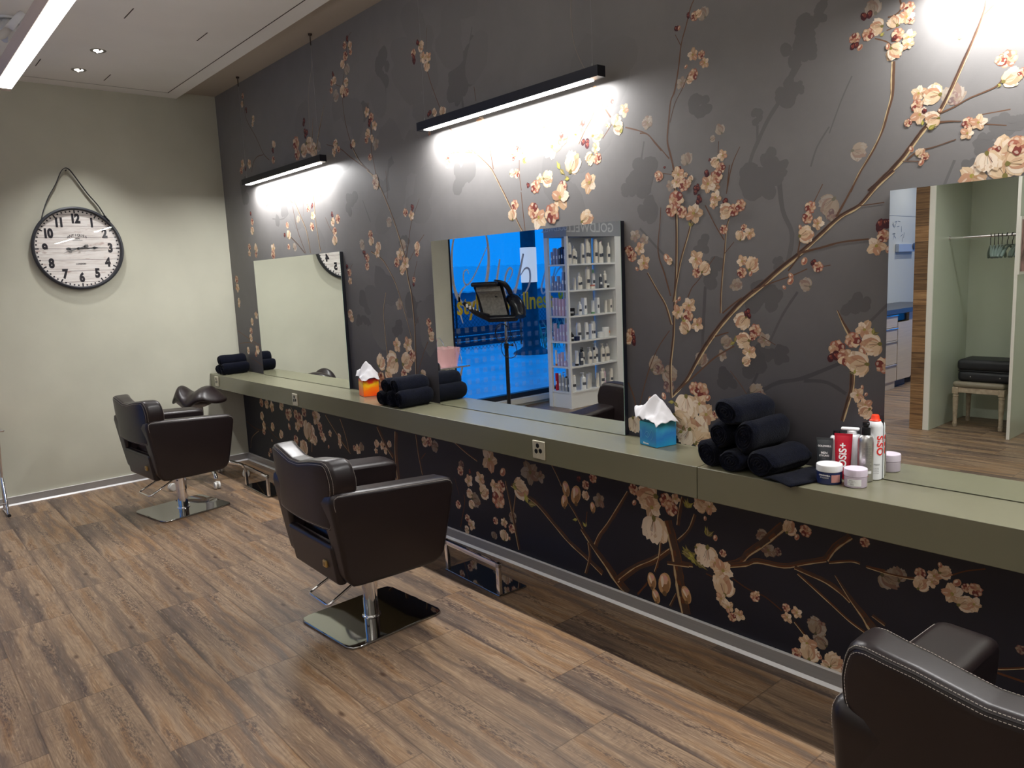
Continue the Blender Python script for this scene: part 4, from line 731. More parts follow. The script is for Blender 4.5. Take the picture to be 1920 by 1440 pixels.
# ------------------------------------------------------------------ rolled towels
def towel_mesh(seed, L=.235, r=.0455):
    q = random.Random(seed); mb = MB(); seg = 40; V = []; F = []
    def sq(a): return 1+.05*math.sin(2*a+q0)+.025*math.sin(3*a+q1)
    q0, q1 = q.uniform(0, 6), q.uniform(0, 6); nl = 14
    for i in range(nl+1):
        t = i/nl; y = -L/2+L*t; e = min(t, 1-t)*nl; rr = r*(1-.16*max(0, 1-e)**2)*(1+.025*math.sin(t*9+q0))
        for k in range(seg):
            a = 2*PI*k/seg; lip = .0045 if 0 < ((a-q1) % (2*PI)) < .5 else 0; V.append((math.cos(a)*(rr*sq(a)+lip)*1.08, y, math.sin(a)*(rr*sq(a)+lip)*.94))
    for i in range(nl):
        for k in range(seg): F.append((i*seg+k, i*seg+(k+1) % seg, (i+1)*seg+(k+1) % seg, (i+1)*seg+k))
    for end in (0, 1):
        base = end*nl*seg; prev = [base+k for k in range(seg)]; s = -1 if end == 0 else 1; y0 = s*L/2
        for ri in range(1, 9):
            f = 1-ri/9; cur = []
            for k in range(seg):
                a = 2*PI*k/seg; ph = (f*5+a/(2*PI)) % 1; dep = .007*(.5+.5*math.cos(2*PI*ph))-.004*f
                cur.append(len(V)); V.append((math.cos(a)*r*.84*f*sq(a)*1.08, y0+s*(dep-.001), math.sin(a)*r*.84*f*sq(a)*.94))
            for k in range(seg):
                k2 = (k+1) % seg; F.append((prev[k], prev[k2], cur[k2], cur[k]) if end == 0 else (prev[k2], prev[k], cur[k], cur[k2]))
            prev = cur
        F.append(tuple(prev))
    mb.add(V, F); o = mb.build('rolled_towel', NAVY); return o
tws = [towel_mesh(s) for s in (3, 8, 15)]; used = [0, 0, 0]
def towel(k, x, y, z, rz, roll, sc, label, group):
    if not used[k]: o = tws[k]; used[k] = 1
    else: o = tws[k].copy(); col.objects.link(o)
    if z < z0+.02: lo = min(-math.sin(roll)*v.co.x*sc[0]+math.cos(roll)*v.co.z*sc[2] for v in o.data.vertices); z = HC+.0004-lo
    o.location = (x, y, z); o.rotation_euler = (0, roll, rz); o.scale = sc; tag(o, label, 'towel', group); return o
G1, G2, G3 = 'navy towels stacked at the left corner', 'navy towels beside the middle mirror', 'navy towels stacked between middle and right mirrors'
z0 = HC+.0448
towel(0, .145, -.148, z0, .10, .3, (1, 1, 1), 'rolled navy towel, lower left in the corner stack on the counter', G1)
towel(1, .265, -.150, z0, .06, 2.2, (1.05, 1, 1), 'rolled navy towel, lower right in the corner stack on the counter', G1)
towel(2, .195, -.145, z0+.079, .05, 1, (.98, 1, .95), 'rolled navy towel on top of the corner stack', G1)
towel(1, 2.915, -.150, z0, -.02, .5, (1, 1, 1), 'rolled navy towel, lower left of the pile beside the middle mirror', G2)
towel(0, 3.015, -.152, z0, .02, 4, (1, 1, 1), 'rolled navy towel, lower middle of the pile beside the middle mirror', G2)
towel(2, 3.122, -.155, z0, .05, 2, (1.04, 1, 1), 'rolled navy towel, lower right of the pile touching the middle mirror', G2)
towel(2, 2.965, -.145, z0+.082, 0, 0, (1, 1, 1), 'rolled navy towel, upper left of the pile beside the middle mirror', G2)
towel(0, 3.075, -.148, z0+.082, .05, 1.2, (1.04, 1, 1), 'rolled navy towel, upper right of the pile beside the middle mirror', G2)
towel(0, 5.268, -.145, z0, -.02, 1, (1.0, 1, 1), 'rolled navy towel, bottom left of the six towel pyramid', G3)
towel(1, 5.378, -.158, z0, 0, 3, (1.05, 1, 1.0), 'rolled navy towel, bottom middle of the six towel pyramid', G3)
towel(2, 5.505, -.160, z0+.004, -.10, .2, (1.2, 1, 1.1), 'rolled navy towel with loose flap, bottom right of the pyramid', G3)
towel(2, 5.312, -.135, z0+.086, 0, 2, (1.0, 1, 1), 'rolled navy towel, middle row left of the six towel pyramid', G3)
towel(0, 5.432, -.145, z0+.092, -.06, 5, (1.15, 1, 1.08), 'rolled navy towel, middle row right of the six towel pyramid', G3)
towel(1, 5.362, -.150, z0+.176, -.10, .4, (1.12, 1, 1.05), 'rolled navy towel crowning the six towel pyramid', G3)
m = MB(); V = []; F = []       # the loose flap lying on the counter in front of the pyramid
for i in range(9):
    for j in range(7): u, v = i/8, j/6; V.append((-.05+.13*u+.02*v, -.125+.25*v-.02*u, .006+.014*(1-u)*math.sin(3*u)+.002*math.sin(9*v)))
F = [(i*7+j, i*7+j+1, (i+1)*7+j+1, (i+1)*7+j) for i in range(8) for j in range(6)]; m.add(V, F)
fl = m.build('towel_flap', NAVY, tws[2] if False else None); md = fl.modifiers.new('thickness', 'SOLIDIFY'); md.thickness = .006
fl.location = (5.585, -.17, HC+.004); fl.rotation_euler = (0, 0, -.15); tag(fl, 'folded navy towel end lying flat beside the pyramid, next to the navy jar', 'towel', G3)

# ------------------------------------------------------------------ tissue boxes
def tissue_box(x, y, rz, s, h, colors, label, tlabel, seed, motif=None):
    e = empty('tissue_box', (x, y, HC), label, 'tissue box', None, rz)
    m = bpy.data.materials.new('tissue_carton'); m.use_nodes = True; nt = m.node_tree; b = nt.nodes['Principled BSDF']; N = NX(nt); tc = nt.nodes.new('ShaderNodeTexCoord')
    sp = nt.nodes.new('ShaderNodeSeparateXYZ'); nt.links.new(tc.outputs['Object'], sp.inputs[0])
    nz = N.noise(tc.outputs['Object'], 14, 3, .5); f = N.m('ADD', N.m('DIVIDE', sp.outputs[2], h), N.m('MULTIPLY', N.m('SUBTRACT', nz, .5), .8)); nt.links.new(N.ramp(f, colors), b.inputs['Base Color']); b.inputs['Roughness'].default_value = .3
    mb = MB(); mb.rbox(-s/2, s/2, -s/2, s/2, .0005, h, .0025, 0, 1); mb.build('carton', m, e)
    mb = MB(); mb.lathe([(.001, h+.0003), (.032, h+.0006)], 24, 0, Matrix.Diagonal((1, .8, 1, 1))); mb.build('opening', BLACKP, e)
    q = random.Random(seed)
    # a sheet pulled up out of the slot: wing to the left, leaning peak, the right side falling over the box edge
    ROWS = [[(-.072, -.060, .002), (-.050, -.064, .014), (-.020, -.060, .004), (.012, -.066, .012), (.040, -.060, -.002), (.070, -.062, -.014)],
            [(-.112, -.040, .040), (-.066, -.038, .046), (-.024, -.040, .052), (.012, -.036, .030), (.044, -.038, .020), (.078, -.034, -.004)],
            [(-.096, -.008, .048), (-.052, -.012, .052), (-.016, -.010, .106), (.014, -.008, .072), (.046, -.010, .050), (.082, -.004, .004)],
            [(-.072, .016, .034), (-.040, .020, .060), (-.008, .014, .088), (.018, .018, .078), (.050, .022, .046), (.080, .020, .006)],
            [(-.062, .050, -.002), (-.034, .054, .012), (-.002, .050, .024), (.026, .056, .020), (.052, .050, .010), (.074, .056, -.008)]]
    sub_ = 5; nu, nv = 5*sub_, 4*sub_; V = []; F = []
    def cr(p0, p1, p2, p3, t): return tuple(.5*((2*b)+(-a+c)*t+(2*a-5*b+4*c-d)*t*t+(-a+3*b-3*c+d)*t**3) for a, b, c, d in zip(p0, p1, p2, p3))
    def along(L, u): i = min(int(u), len(L)-2); t = u-i; t = t*t*(3-2*t)*.55+t*.45; return cr(L[max(0, i-1)], L[i], L[i+1], L[min(len(L)-1, i+2)], t)
    jr = [[(q.uniform(-.006, .006), q.uniform(-.005, .005), q.uniform(-.004, .006)) for _ in r] for r in ROWS]; ROWS = [[tuple(c+d for c, d in zip(p, j)) for p, j in zip(r, jj)] for r, jj in zip(ROWS, jr)]
    for j in range(nv+1):
        for i in range(nu+1):
            colp = [along(r, i/sub_) for r in ROWS]; x, y, z = along(colp, j/sub_); k = .0022
            cx = k*(math.sin(210*x+90*y+seed)+math.sin(150*y-120*x+2*seed)); V.append((x, y, h+.006+z+cx+q.uniform(-.0007, .0007)))
    for j in range(nv):
        for i in range(nu): a_ = j*(nu+1)+i; F.append((a_, a_+1, a_+nu+2, a_+nu+1))
    mb = MB(); mb.add(V, F, 0, True); o = mb.build('tissue', mat('white_tissue', s2l((218, 216, 218)), .9, spec=.1), e, autosmooth=False); tag(o, tlabel)
    md = o.modifiers.new('thickness', 'SOLIDIFY'); md.thickness = .0008
    if motif: motif(e, s, h)
    return e
def fish(e, s, h):
    mb = MB(); x = -s/2-.0006; lt = mat('carton_print_light', s2l((120, 196, 224)), .4)
    def ln(pts): mb.tube([(p[0], -s/2-.0004, p[1]) for p in smooth(pts, 5)], .0007, 4)
    ln([(-.045, .030), (-.038, .050), (-.046, .068)]); ln([(-.020, .05), (-.008, .064), (.008, .06), (.010, .048), (0, .040), (-.014, .044)]); ln([(-.004, .056), (.002, .052), (-.002, .047)]); ln([(.02, .03), (.034, .045), (.036, .062), (.026, .074), (.02, .06)])
    mb.build('printed_motif', lt, e, autosmooth=False)
    mb = MB(); put_text(mb, 'Kleenex', .011, (-.012, -s/2-.0006, .012), (1, 0, 0), (0, 0, 1), ext=.0002, offset=.0004); mb.build('brand_lettering', mat('white_print', (.85, .85, .85), .4), e, autosmooth=False)
tissue_box(2.485, -.095, math.radians(-14), .108, .115, [(0, s2l((255, 78, 10))), (.45, s2l((252, 120, 8))), (.68, s2l((250, 196, 30))), (.85, s2l((236, 60, 34))), (1, s2l((220, 36, 60)))], 'orange and red cube tissue box on the counter by the left mirror', 'white tissue', 4)
tissue_box(4.886, -.072, math.radians(-12), .112, .105, [(0, s2l((34, 150, 196))), (.45, s2l((40, 120, 190))), (.8, s2l((64, 158, 196))), (1, s2l((52, 160, 170)))], 'turquoise blue cube tissue box on the counter by the middle mirror', 'white tissue', 9, fish)

# ------------------------------------------------------------------ products on the counter
def wrapped(cx, cy, R, a0, z0):         # text wrapped round a cylinder, facing angle a0
    def wf(x, y, z):
        a = a0 + x/R; return Vector((cx+(R+.0006+z)*math.cos(a), cy+(R+.0006+z)*math.sin(a), z0+y))
    return wf
def ppaint(n, rgb, **k): return mat(n, s2l(rgb), k.pop('rough', .4), **k)
CAMDIR = math.atan2(-2.45, 1.15)         # the way the printed fronts of the products face
NAVYJ = ppaint('navy_jar', (38, 48, 92), rough=.25); PWHITE = ppaint('print_white', (236, 236, 236)); PRED = ppaint('print_red', (228, 50, 44)); PGREY = ppaint('print_grey', (120, 120, 124))
def jar(x, y, R, h, hl, body, lid, label, cat='jar'):
    e = empty('cream_jar', (x, y, HC), label, cat)
    m = MB(); m.lathe([(R*.90, .0006), (R*.97, .003), (R*.98, h-.001), (R*.9, h)], 40); b = m.build('jar_body', body, e)
    m = MB(); m.lathe([(R*.99, h+.0005), (R, h+.003), (R, h+hl-.003), (R*.97, h+hl), (R*.001, h+hl)], 40); m.build('lid', lid, e); return e, b
e, b = jar(5.700, -.172, .0425, .044, .022, NAVYJ, PWHITE, 'navy blue cream jar with white lid, front left of the hair products')
m = MB(); N5 = 10; V = []; F = []
for i in range(N5+1):
    a = CAMDIR+.18+.75*i/N5; 
    for zz in (.010, .036): V.append((.0425*math.cos(a), .0425*math.sin(a), zz))
F = [(2*i, 2*i+2, 2*i+3, 2*i+1) for i in range(N5)]; m.add(V, F); m.build('rose_label', ppaint('rose_label', (196, 140, 134)), e)
m = MB(); put_text(m, 'GOLDWELL', .0072, (0, 0, 0), (1, 0, 0), (0, 0, 1), warp=wrapped(0, 0, .0417, CAMDIR-.38, .033), ext=.0002, offset=.0003); put_text(m, 'STYLESIGN', .0060, (0, 0, 0), (1, 0, 0), (0, 0, 1), warp=wrapped(0, 0, .0417, CAMDIR-.38, .025), ext=.0002); m.build('lettering', PWHITE, e, autosmooth=False)
e, b = jar(5.785, -.160, .037, .038, .024, milky_mat('lilac_frosted', s2l((214, 200, 216)), .85), ppaint('lilac_lid', (228, 214, 232)), 'pale lilac cream jar with lilac lid, front right of the hair products')
m = MB(); V = []
for i in range(N5+1):
    a = CAMDIR-.75+1.25*i/N5
    for zz in (.008, .031): V.append((.0368*math.cos(a), .0368*math.sin(a), zz))
m.add(V, F); m.build('white_label', PWHITE, e)
m = MB()
for k, zz in enumerate((.026, .021, .016, .012)): put_text(m, ['MINERALE', 'hair treatment', 'masque', '200 ml'][k], .0042, (0, 0, 0), (1, 0, 0), (0, 0, 1), warp=wrapped(0, 0, .0368, CAMDIR-.3, zz), ext=.0001)
m.build('lettering', PGREY, e, autosmooth=False)
# silver pump bottle
SILV = mat('satin_aluminium', (.62, .61, .60), .28, metal=.9)
e = empty('pump_bottle', (5.780, -.078, HC), 'brushed silver bottle with black spray pump among the hair products', 'bottle')
m = MB(); m.lathe([(.022, .0006), (.0252, .004), (.0255, .135), (.024, .150), (.018, .160), (.0125, .163)], 36); m.build('bottle_body', SILV, e)
m = MB(); m.lathe([(.0145, .160), (.0148, .163), (.0142, .186), (.0135, .188), (.009, .188), (.009, .194), (.0115, .195), (.011, .206), (.004, .208)], 28); m.rbox(-.006, .016, -.005, .005, .196, .204, .002, 0, 1, Matrix.Rotation(CAMDIR+.5, 4, 'Z')); m.build('spray_pump', BLACKP, e)
m = MB()
for k in range(17): put_text(m, 'styling and finishing lotion' if k % 3 else 'hair spray forte', .0042, (0, 0, 0), (1, 0, 0), (0, 0, 1), warp=wrapped(0, 0, .0255, CAMDIR+.25, .125-.005*k), ext=.0001, xs=.62)
m.build('lettering', PGREY, e, autosmooth=False)
m = MB(); V = []
for i in range(N5+1):
    a = CAMDIR+.0+.8*i/N5
    for zz in (.030, .040): V.append((.0258*math.cos(a), .0258*math.sin(a), zz))
m.add(V, F); m.build('white_label', PWHITE, e)
m = MB(); wr = wrapped(0, 0, .0258, CAMDIR+.15, .022); dia = [(-.006, 0), (0, -.006), (.006, 0), (0, .006)]; dii = [(x*.82, y*.82) for x, y in dia]
m.add([wr(x, y, 0) for x, y in dia+dii], [(i, (i+1) % 4, 4+(i+1) % 4, 4+i) for i in range(4)], 0, False); m.add([wr(x, y, 0) for x, y in [(-.002, -.002), (.002, -.002), (.0022, .0), (0, .0035), (-.0022, 0)]], [(0, 1, 2, 3, 4)], 1, False); m.build('hazard_mark', [PRED, BLACKP], e, autosmooth=False)
# tall white spray can
e = empty('spray_can', (5.792, -.036, HC), 'tall white hairspray can with orange red nozzle by the right mirror', 'spray can')
CANX = 5.792
m = MB(); m.lathe([(.0225, .0006), (.0255, .004), (.0255, .186), (.0235, .196), (.018, .204), (.0175, .206)], 36); m.build('can_body', ppaint('can_white', (238, 240, 242), rough=.22), e)
m = MB(); m.lathe([(.0178, .204), (.0182, .208), (.0140, .211), (.0125, .222), (.0105, .226), (.002, .227)], 28); m.rbox(.004, .012, -.004, .004, .214, .220, .001, 0, 1, Matrix.Rotation(CAMDIR-.6, 4, 'Z')); m.build('spray_nozzle', ppaint('nozzle_orange', (250, 66, 30)), e)
def vert_wrap(cx, cy, R, a0, z0):       # lettering that runs up the cylinder
    def wf(x, y, z): a = a0 - y/R; return Vector((cx+(R+.0006+z)*math.cos(a), cy+(R+.0006+z)*math.sin(a), z0+x))
    return wf
m = MB(); put_text(m, 'OSiS', .034, (0, 0, 0), (1, 0, 0), (0, 0, 1), warp=vert_wrap(0, 0, .0255, CAMDIR+.78, .122), ext=.0002, offset=.0009, xs=1.05); m.build('brand_lettering', PRED, e, autosmooth=False)
m = MB(); put_text(m, 'FREEZE', .0062, (0, 0, 0), (1, 0, 0), (0, 0, 1), warp=wrapped(0, 0, .0255, CAMDIR+.30, .056), ext=.0001)
for k in range(4): put_text(m, 'strong hold', .0040, (0, 0, 0), (1, 0, 0), (0, 0, 1), warp=wrapped(0, 0, .0255, CAMDIR+.2, .044-.006*k), ext=.0001)
m.build('lettering', PGREY, e, autosmooth=False)
# tubes
def tube_pack(x, y, w, h, d, rz, lean, body, cap, label, texts, capz=.020):
    e = empty('squeeze_tube', (x, y, HC), label, 'tube', None, rz); e.rotation_euler = (lean, 0, rz)
    m = MB(); V = []; F = []; n, k_ = 14, 28
    for i in range(n+1):
        t = i/n; z = capz+(h-capz)*t; ww = w/2*(.80+.20*t); dd = d/2*(1-t)**.75+.0012
        for k in range(k_):
            a = 2*PI*k/k_; V.append((ww*math.copysign(abs(math.cos(a))**.75, math.cos(a)), dd*math.sin(a), z))
        if i:
            for k in range(k_): k2 = (k+1) % k_; F.append(((i-1)*k_+k, (i-1)*k_+k2, i*k_+k2, i*k_+k))
    F.append(tuple(range(k_))[::-1]); F.append(tuple(n*k_+k for k in range(k_))); m.add(V, F); m.box(-w/2, w/2, -.0012, .0012, h-.001, h+.007); m.build('tube_body', body, e)
    m = MB(); m.lathe([(w*.36, .0006), (w*.385, .003), (w*.39, capz)], 28, 0, Matrix.Diagonal((1, .72, 1, 1))); m.build('cap', cap, e)
    for s_, size, zc, vert, mt, kw in texts:
        def wf(a, b, z, zc=zc, vert=vert):
            X, Z = (-b, zc+a) if vert else (a, zc+b); t = max(0, min(1, (Z-capz)/(h-capz))); ww = w/2*(.80+.20*t); dd = d/2*(1-t)**.75+.0012
            q = min(.98, abs(X)/ww); return Vector((X, -dd*math.sqrt(1-q**2.67)-.0005-z, Z))
        m = MB(); put_text(m, s_, size, (0, 0, 0), (1, 0, 0), (0, 0, 1), warp=wf, **kw); m.build('lettering', mt, e, autosmooth=False)
    return e
RZT = CAMDIR+PI/2
REDT = ppaint('tube_red', (190, 26, 50), rough=.25)
tube_pack(5.712, -.098, .058, .152, .034, RZT-.05, -.04, REDT, REDT, 'glossy red styling tube with large white lettering', [('OSiS+', .034, .085, True, PWHITE, dict(ext=.0002, offset=.0008)), ('BOUNCY CURLS', .0045, .033, False, PWHITE, dict(ext=.0001))])
DKT = ppaint('tube_dark_grey', (62, 66, 70), rough=.35)
tube_pack(5.632, -.072, .056, .122, .032, RZT-.1, -.03, DKT, DKT, 'dark grey styling tube behind the red tube, left of it', [('GOLDWELL', .0085, .100, False, PWHITE, dict(ext=.0001, offset=.0003)), ('MEN', .0105, .076, False, PWHITE, dict(ext=.0001, offset=.0003)), ('STYLING', .0085, .066, False, PWHITE, dict(ext=.0001, offset=.0003)), ('GEL', .008, .056, False, PGREY, dict(ext=.0001)), ('for all hair types', .004, .047, False, PGREY, dict(ext=.0001))])
e = empty('pump_bottle', (5.715, -.040, HC), 'white bottle with broad white flip pump behind the red tube', 'bottle')
m = MB(); m.lathe([(.026, .0006), (.030, .004), (.030, .135), (.027, .146), (.016, .150)], 32); m.build('bottle_body', ppaint('can_white', (238, 240, 242)), e)
m = MB(); m.lathe([(.013, .149), (.016, .151), (.016, .160), (.010, .162), (.010, .166), (.002, .1665)], 24); m.rbox(-.036, .024, -.011, .011, .163, .172, .004, 0, 2, Matrix.Rotation(RZT-.1, 4, 'Z')); m.build('pump_head', PWHITE, e)
e = empty('pump_bottle', (5.655, -.030, HC), 'clear white bottle with small black cap, rearmost behind the grey tube', 'bottle')
m = MB(); m.lathe([(.020, .0006), (.023, .004), (.023, .120), (.019, .132), (.010, .136)], 28); m.build('bottle_body', ppaint('can_white', (238, 240, 242)), e)
m = MB(); m.lathe([(.0115, .134), (.0118, .137), (.0115, .152), (.002, .153)], 20); m.build('cap', BLACKP, e)

# ------------------------------------------------------------------ wall clock on its strap
CK = (0.0, -1.215, 1.969); CR = .327
ck = empty('wall_clock', CK, 'round wall clock with whitewashed plank face hanging from a black strap', 'clock')
TX = Matrix.Rotation(PI/2, 4, 'Y')
m = MB(); prof = [(CR-.030, .004), (CR-.002, .004), (CR, .010), (CR, .034), (CR-.004, .040), (CR-.016, .042), (CR-.022, .036), (CR-.024, .014)]
V = []; F = []; seg = 96
for r_, z_ in prof:
    for k in range(seg): a = 2*PI*k/seg; V.append((z_, r_*math.cos(a), r_*math.sin(a)))
n_ = len(prof)
for i in range(n_):
    for k in range(seg): k2 = (k+1) % seg; F.append((i*seg+k, i*seg+k2, ((i+1) % n_)*seg+k2, ((i+1) % n_)*seg+k))
m.add(V, F); m.build('rim', mat('clock_rim', s2l((46, 48, 54)), .45), ck)
def clock_face_mat():
    m = bpy.data.materials.new('whitewashed_planks'); m.use_nodes = True; nt = m.node_tree; b = nt.nodes['Principled BSDF']; N = NX(nt); tc = nt.nodes.new('ShaderNodeTexCoord'); sp = nt.nodes.new('ShaderNodeSeparateXYZ'); nt.links.new(tc.outputs['Object'], sp.inputs[0])
    p = N.m('DIVIDE', sp.outputs[2], .088); fr = N.m('FRACT', p); fl_ = N.m('FLOOR', p)
    c = N.ramp(N.noise(N.comb(fl_, N.m('MULTIPLY', sp.outputs[1], 5), N.m('MULTIPLY', sp.outputs[2], 60)), 1, 5, .65), [(.3, s2l((206, 196, 188))), (.5, s2l((238, 232, 226))), (.75, s2l((252, 250, 246)))])
    c = N.mix(N.ramp(N.noise(N.comb(fl_, N.m('MULTIPLY', sp.outputs[1], 9), N.m('MULTIPLY', sp.outputs[2], 20)), 1, 3), [(.62, (0, 0, 0)), (.72, (.6, .6, .6))]), c, s2l((170, 130, 118)))
    e_ = N.m('MINIMUM', fr, N.m('SUBTRACT', 1.0, fr)); c = N.mix(N.ramp(e_, [(.010, (.8, .8, .8)), (.03, (0, 0, 0))]), c, s2l((110, 84, 80)))
    nt.links.new(c, b.inputs['Base Color']); b.inputs['Roughness'].default_value = .6; return m
m = MB(); m.lathe([(CR-.02, .006), (CR-.02, .012), (.001, .012)], 64, 0, TX); m.build('dial', clock_face_mat(), ck)
INK = mat('clock_ink', s2l((26, 24, 34)), .6)
m = MB(); FX = .0126
for k in range(12):
    a = PI/2-(k+1)*PI/6; R_ = .232; put_text(m, str(k+1), .096, (FX, R_*math.cos(a)*1.0, R_*math.sin(a)), (0, 1, 0), (0, 0, 1), offset=.0058, xs=.76, ext=.0006, spacing=.9)
    s_ = .0; 
m.build('numerals', INK, ck, autosmooth=False)
m = MB()
for k in range(60):
    a = 2*PI*k/60; big = k % 5 == 0; r0, r1, hw = (CR-.052, CR-.026, .0052) if big else (CR-.041, CR-.029, .0055); c, s = math.cos(a), math.sin(a)
    m.add([(FX, c*r0-s*hw, s*r0+c*hw), (FX, c*r0+s*hw, s*r0-c*hw), (FX, c*r1+s*hw, s*r1-c*hw), (FX, c*r1-s*hw, s*r1+c*hw)], [(0, 1, 2, 3)], 0, False)
m.build('minute_marks', INK, ck, autosmooth=False)
m = MB()
for i, chh in enumerate('ANTIQUES'):
    a = PI/2+.62-.177*i; R_ = .145; c, s = math.cos(a), math.sin(a); put_text(m, chh, .026, (FX, R_*c*.75, .105+(R_*s-R_)*.55), (0, 1, -math.copysign(1, 1)*(a-PI/2)*-.35*1), (0, 0, 1), ext=.0004, offset=.0005)
put_text(m, '1870', .017, (FX, 0, .078), (0, 1, 0), (0, 0, 1), ext=.0004, offset=.0003); put_text(m, 'LONDON', .016, (FX, .005, -.122), (0, 1, 0), (0, 0, 1), ext=.0004, offset=.0006); m.box(FX-.0002, FX+.0004, -.035, .035, .062, .0645)
m.build('lettering', INK, ck, autosmooth=False)
def hand(ang, L, tail, wd, z, name, mt):
    m = MB(); c, s = math.cos(ang), math.sin(ang)
    def q(u, v): return (z, c*u-s*v, s*u+c*v)
    for P_s in ([(-tail, -wd*.35), (L*.45, -wd*.3), (L*.45, wd*.3), (-tail, wd*.35)], [(L*.42, 0), (L*.52, -wd), (L*.66, -wd*.15), (L, -.001), (L, .001), (L*.66, wd*.15), (L*.52, wd)], [(-tail-.02, -wd*.6), (-tail, -wd), (-tail+.015, -wd*.5), (-tail+.015, wd*.5), (-tail, wd), (-tail-.02, wd*.6)]):
        n = len(P_s); m.add([q(u, v) for u, v in P_s]+[(p[0]+.0015, p[1], p[2]) for p in [q(u, v) for u, v in P_s]], [tuple(range(n))[::-1], tuple(range(n, 2*n))]+[(i, (i+1) % n, n+(i+1) % n, n+i) for i in range(n)], 0, False)
    m.build(name, mt, ck, autosmooth=False)
hand(math.radians(2), .215, .07, .011, .020, 'minute_hand', BLACK); hand(math.radians(198), .115, .055, .014, .0175, 'hour_hand', mat('grey_hand', s2l((120, 118, 116)), .35, metal=.4))
m = MB(); m.lathe([(.011, .012), (.011, .024), (.001, .025)], 20, 0, TX); m.build('hand_hub', BLACK, ck)
m = MB(); m.add([(.034, (CR-.023)*math.cos(2*PI*k/64), (CR-.023)*math.sin(2*PI*k/64)) for k in range(64)]+[(.031, (CR-.023)*math.cos(2*PI*k/64), (CR-.023)*math.sin(2*PI*k/64)) for k in range(64)], [tuple(range(64)), tuple(range(127, 63, -1))]+[(k, 64+k, 64+(k+1) % 64, (k+1) % 64) for k in range(64)], 0, False); m.build('cover_glass', GLASS, ck)
m = MB(); sp_ = smooth([(.030, -.235, .225), (.016, -.21, .30), (.012, -.165, .40), (.012, -.105, .50), (.014, -.062, .590), (.016, -.030, .622), (.016, .0, .612), (.014, .035, .56), (.012, .105, .44), (.014, .175, .34), (.026, .215, .255), (.030, .245, .215)], 5)
V = []; F = []
for i, (x, y, z) in enumerate(sp_):
    a = Vector(sp_[max(0, i-1)]); b = Vector(sp_[min(len(sp_)-1, i+1)]); d = (b-a).normalized(); nn = Vector((1, 0, 0)).cross(d).normalized(); wd = Vector((1, 0, 0))*.012
    for du, dv in ((-1, -1), (1, -1), (1, 1), (-1, 1)): q = Vector((x+.012, y, z))+wd*du*.9+nn*dv*.0022; V.append((max(.001, q.x), q.y, q.z))
    if i:
        for k in range(4): F.append(((i-1)*4+k, (i-1)*4+(k+1) % 4, i*4+(k+1) % 4, i*4+k))
m.add(V, F, 0, True); m.tube([(.03, .205, .262), (.034, .222, .246)], .008, 8); m.build('strap', mat('black_strap', s2l((30, 30, 38)), .6), ck)
m = MB(); m.tube([(.0, -.022, .606), (.034, -.022, .608)], .004, 8); m.build('nail', BLACK, ck)

# ------------------------------------------------------------------ shop window in the left wall
wn = MB(); 
wn.box(-.10, -.02, WY1, WY0, .105, .165); wn.box(-.10, -.02, WY1, WY0, WZ1-.05, WZ1); wn.box(-.10, -.02, WY0-.04, WY0, .165, WZ1-.05); wn.box(-.10, -.02, WY1, WY1+.05, .165, WZ1-.05)
wf_ = struct(wn.build('window_1', BLACK)); ld = MB(); ld.box(-.2, .045, WY1, WY0, .04, .105); struct(ld.build('trim_2', WALLW))
m = MB(); m.box(-.064, -.056, WY1+.05, WY0-.04, .165, WZ1-.05); gl = m.build('window_glass', GLASS, wf_, autosmooth=False)
# rows of small frosted squares on the lower glass
m = MB(); FR = milky_mat('frosted_film', s2l((190, 205, 220)), .22)
for r_ in range(7):
    zz = .235+.122*r_; y = WY0-.09
    while y > WY1+.12:
        m.add([(-.0545, y, zz), (-.0545, y-.058, zz), (-.0545, y-.058, zz+.06), (-.0545, y, zz+.06)], [(0, 1, 2, 3)], 0, False); y -= .122
m.build('film_squares', FR, gl, autosmooth=False)
# "Step in" script, read from outside
def stroke(mb, pts, w0, w1=None, mi=0):     # pts in (s, z), s runs towards -y
    w1 = w1 or w0; P0 = smooth([(a, b, 0) for a, b in pts], 7); n = len(P0); V = []; F = []
    for i, (a, b, _) in enumerate(P0):
        p, q_ = P0[max(0, i-1)], P0[min(n-1, i+1)]; d = Vector((q_[0]-p[0], q_[1]-p[1])).normalized(); t = i/(n-1); wd = w0+(w1-w0)*math.sin(PI*t); nn = Vector((-d.y, d.x))*wd*.5
        V += [(-.0535, a+nn.x, b+nn.y), (-.0535, a-nn.x, b-nn.y)]
        if i: F.append((2*i-2, 2*i-1, 2*i+1, 2*i))
    mb.add([(x, -a, b) for x, a, b in V], F, mi, False)
scr = MB()
K = 1.0
stroke(scr, [(2.72, 2.22), (2.62, 2.0), (2.585, 1.75), (2.60, 1.50), (2.68, 1.33), (2.80, 1.285), (2.95, 1.35), (3.06, 1.50), (3.12, 1.72), (3.13, 1.95), (3.10, 2.15), (3.16, 2.34)], .012, .050)
stroke(scr, [(3.13, 1.98), (3.02, 1.80), (2.90, 1.62), (2.80, 1.52), (2.745, 1.56), (2.75, 1.66), (2.80, 1.69), (2.82, 1.64)], .008, .018); stroke(scr, [(2.78, 1.52), (2.68, 1.42), (2.66, 1.25), (2.70, 1.08)], .010, .028)
stroke(scr, [(3.30, 1.80), (3.25, 1.60), (3.21, 1.42), (3.22, 1.34), (3.27, 1.36)], .020, .036)
stroke(scr, [(3.40, 1.52), (3.47, 1.60), (3.49, 1.67), (3.44, 1.69), (3.38, 1.60), (3.35, 1.46), (3.38, 1.37), (3.45, 1.38), (3.52, 1.46)], .008, .026)
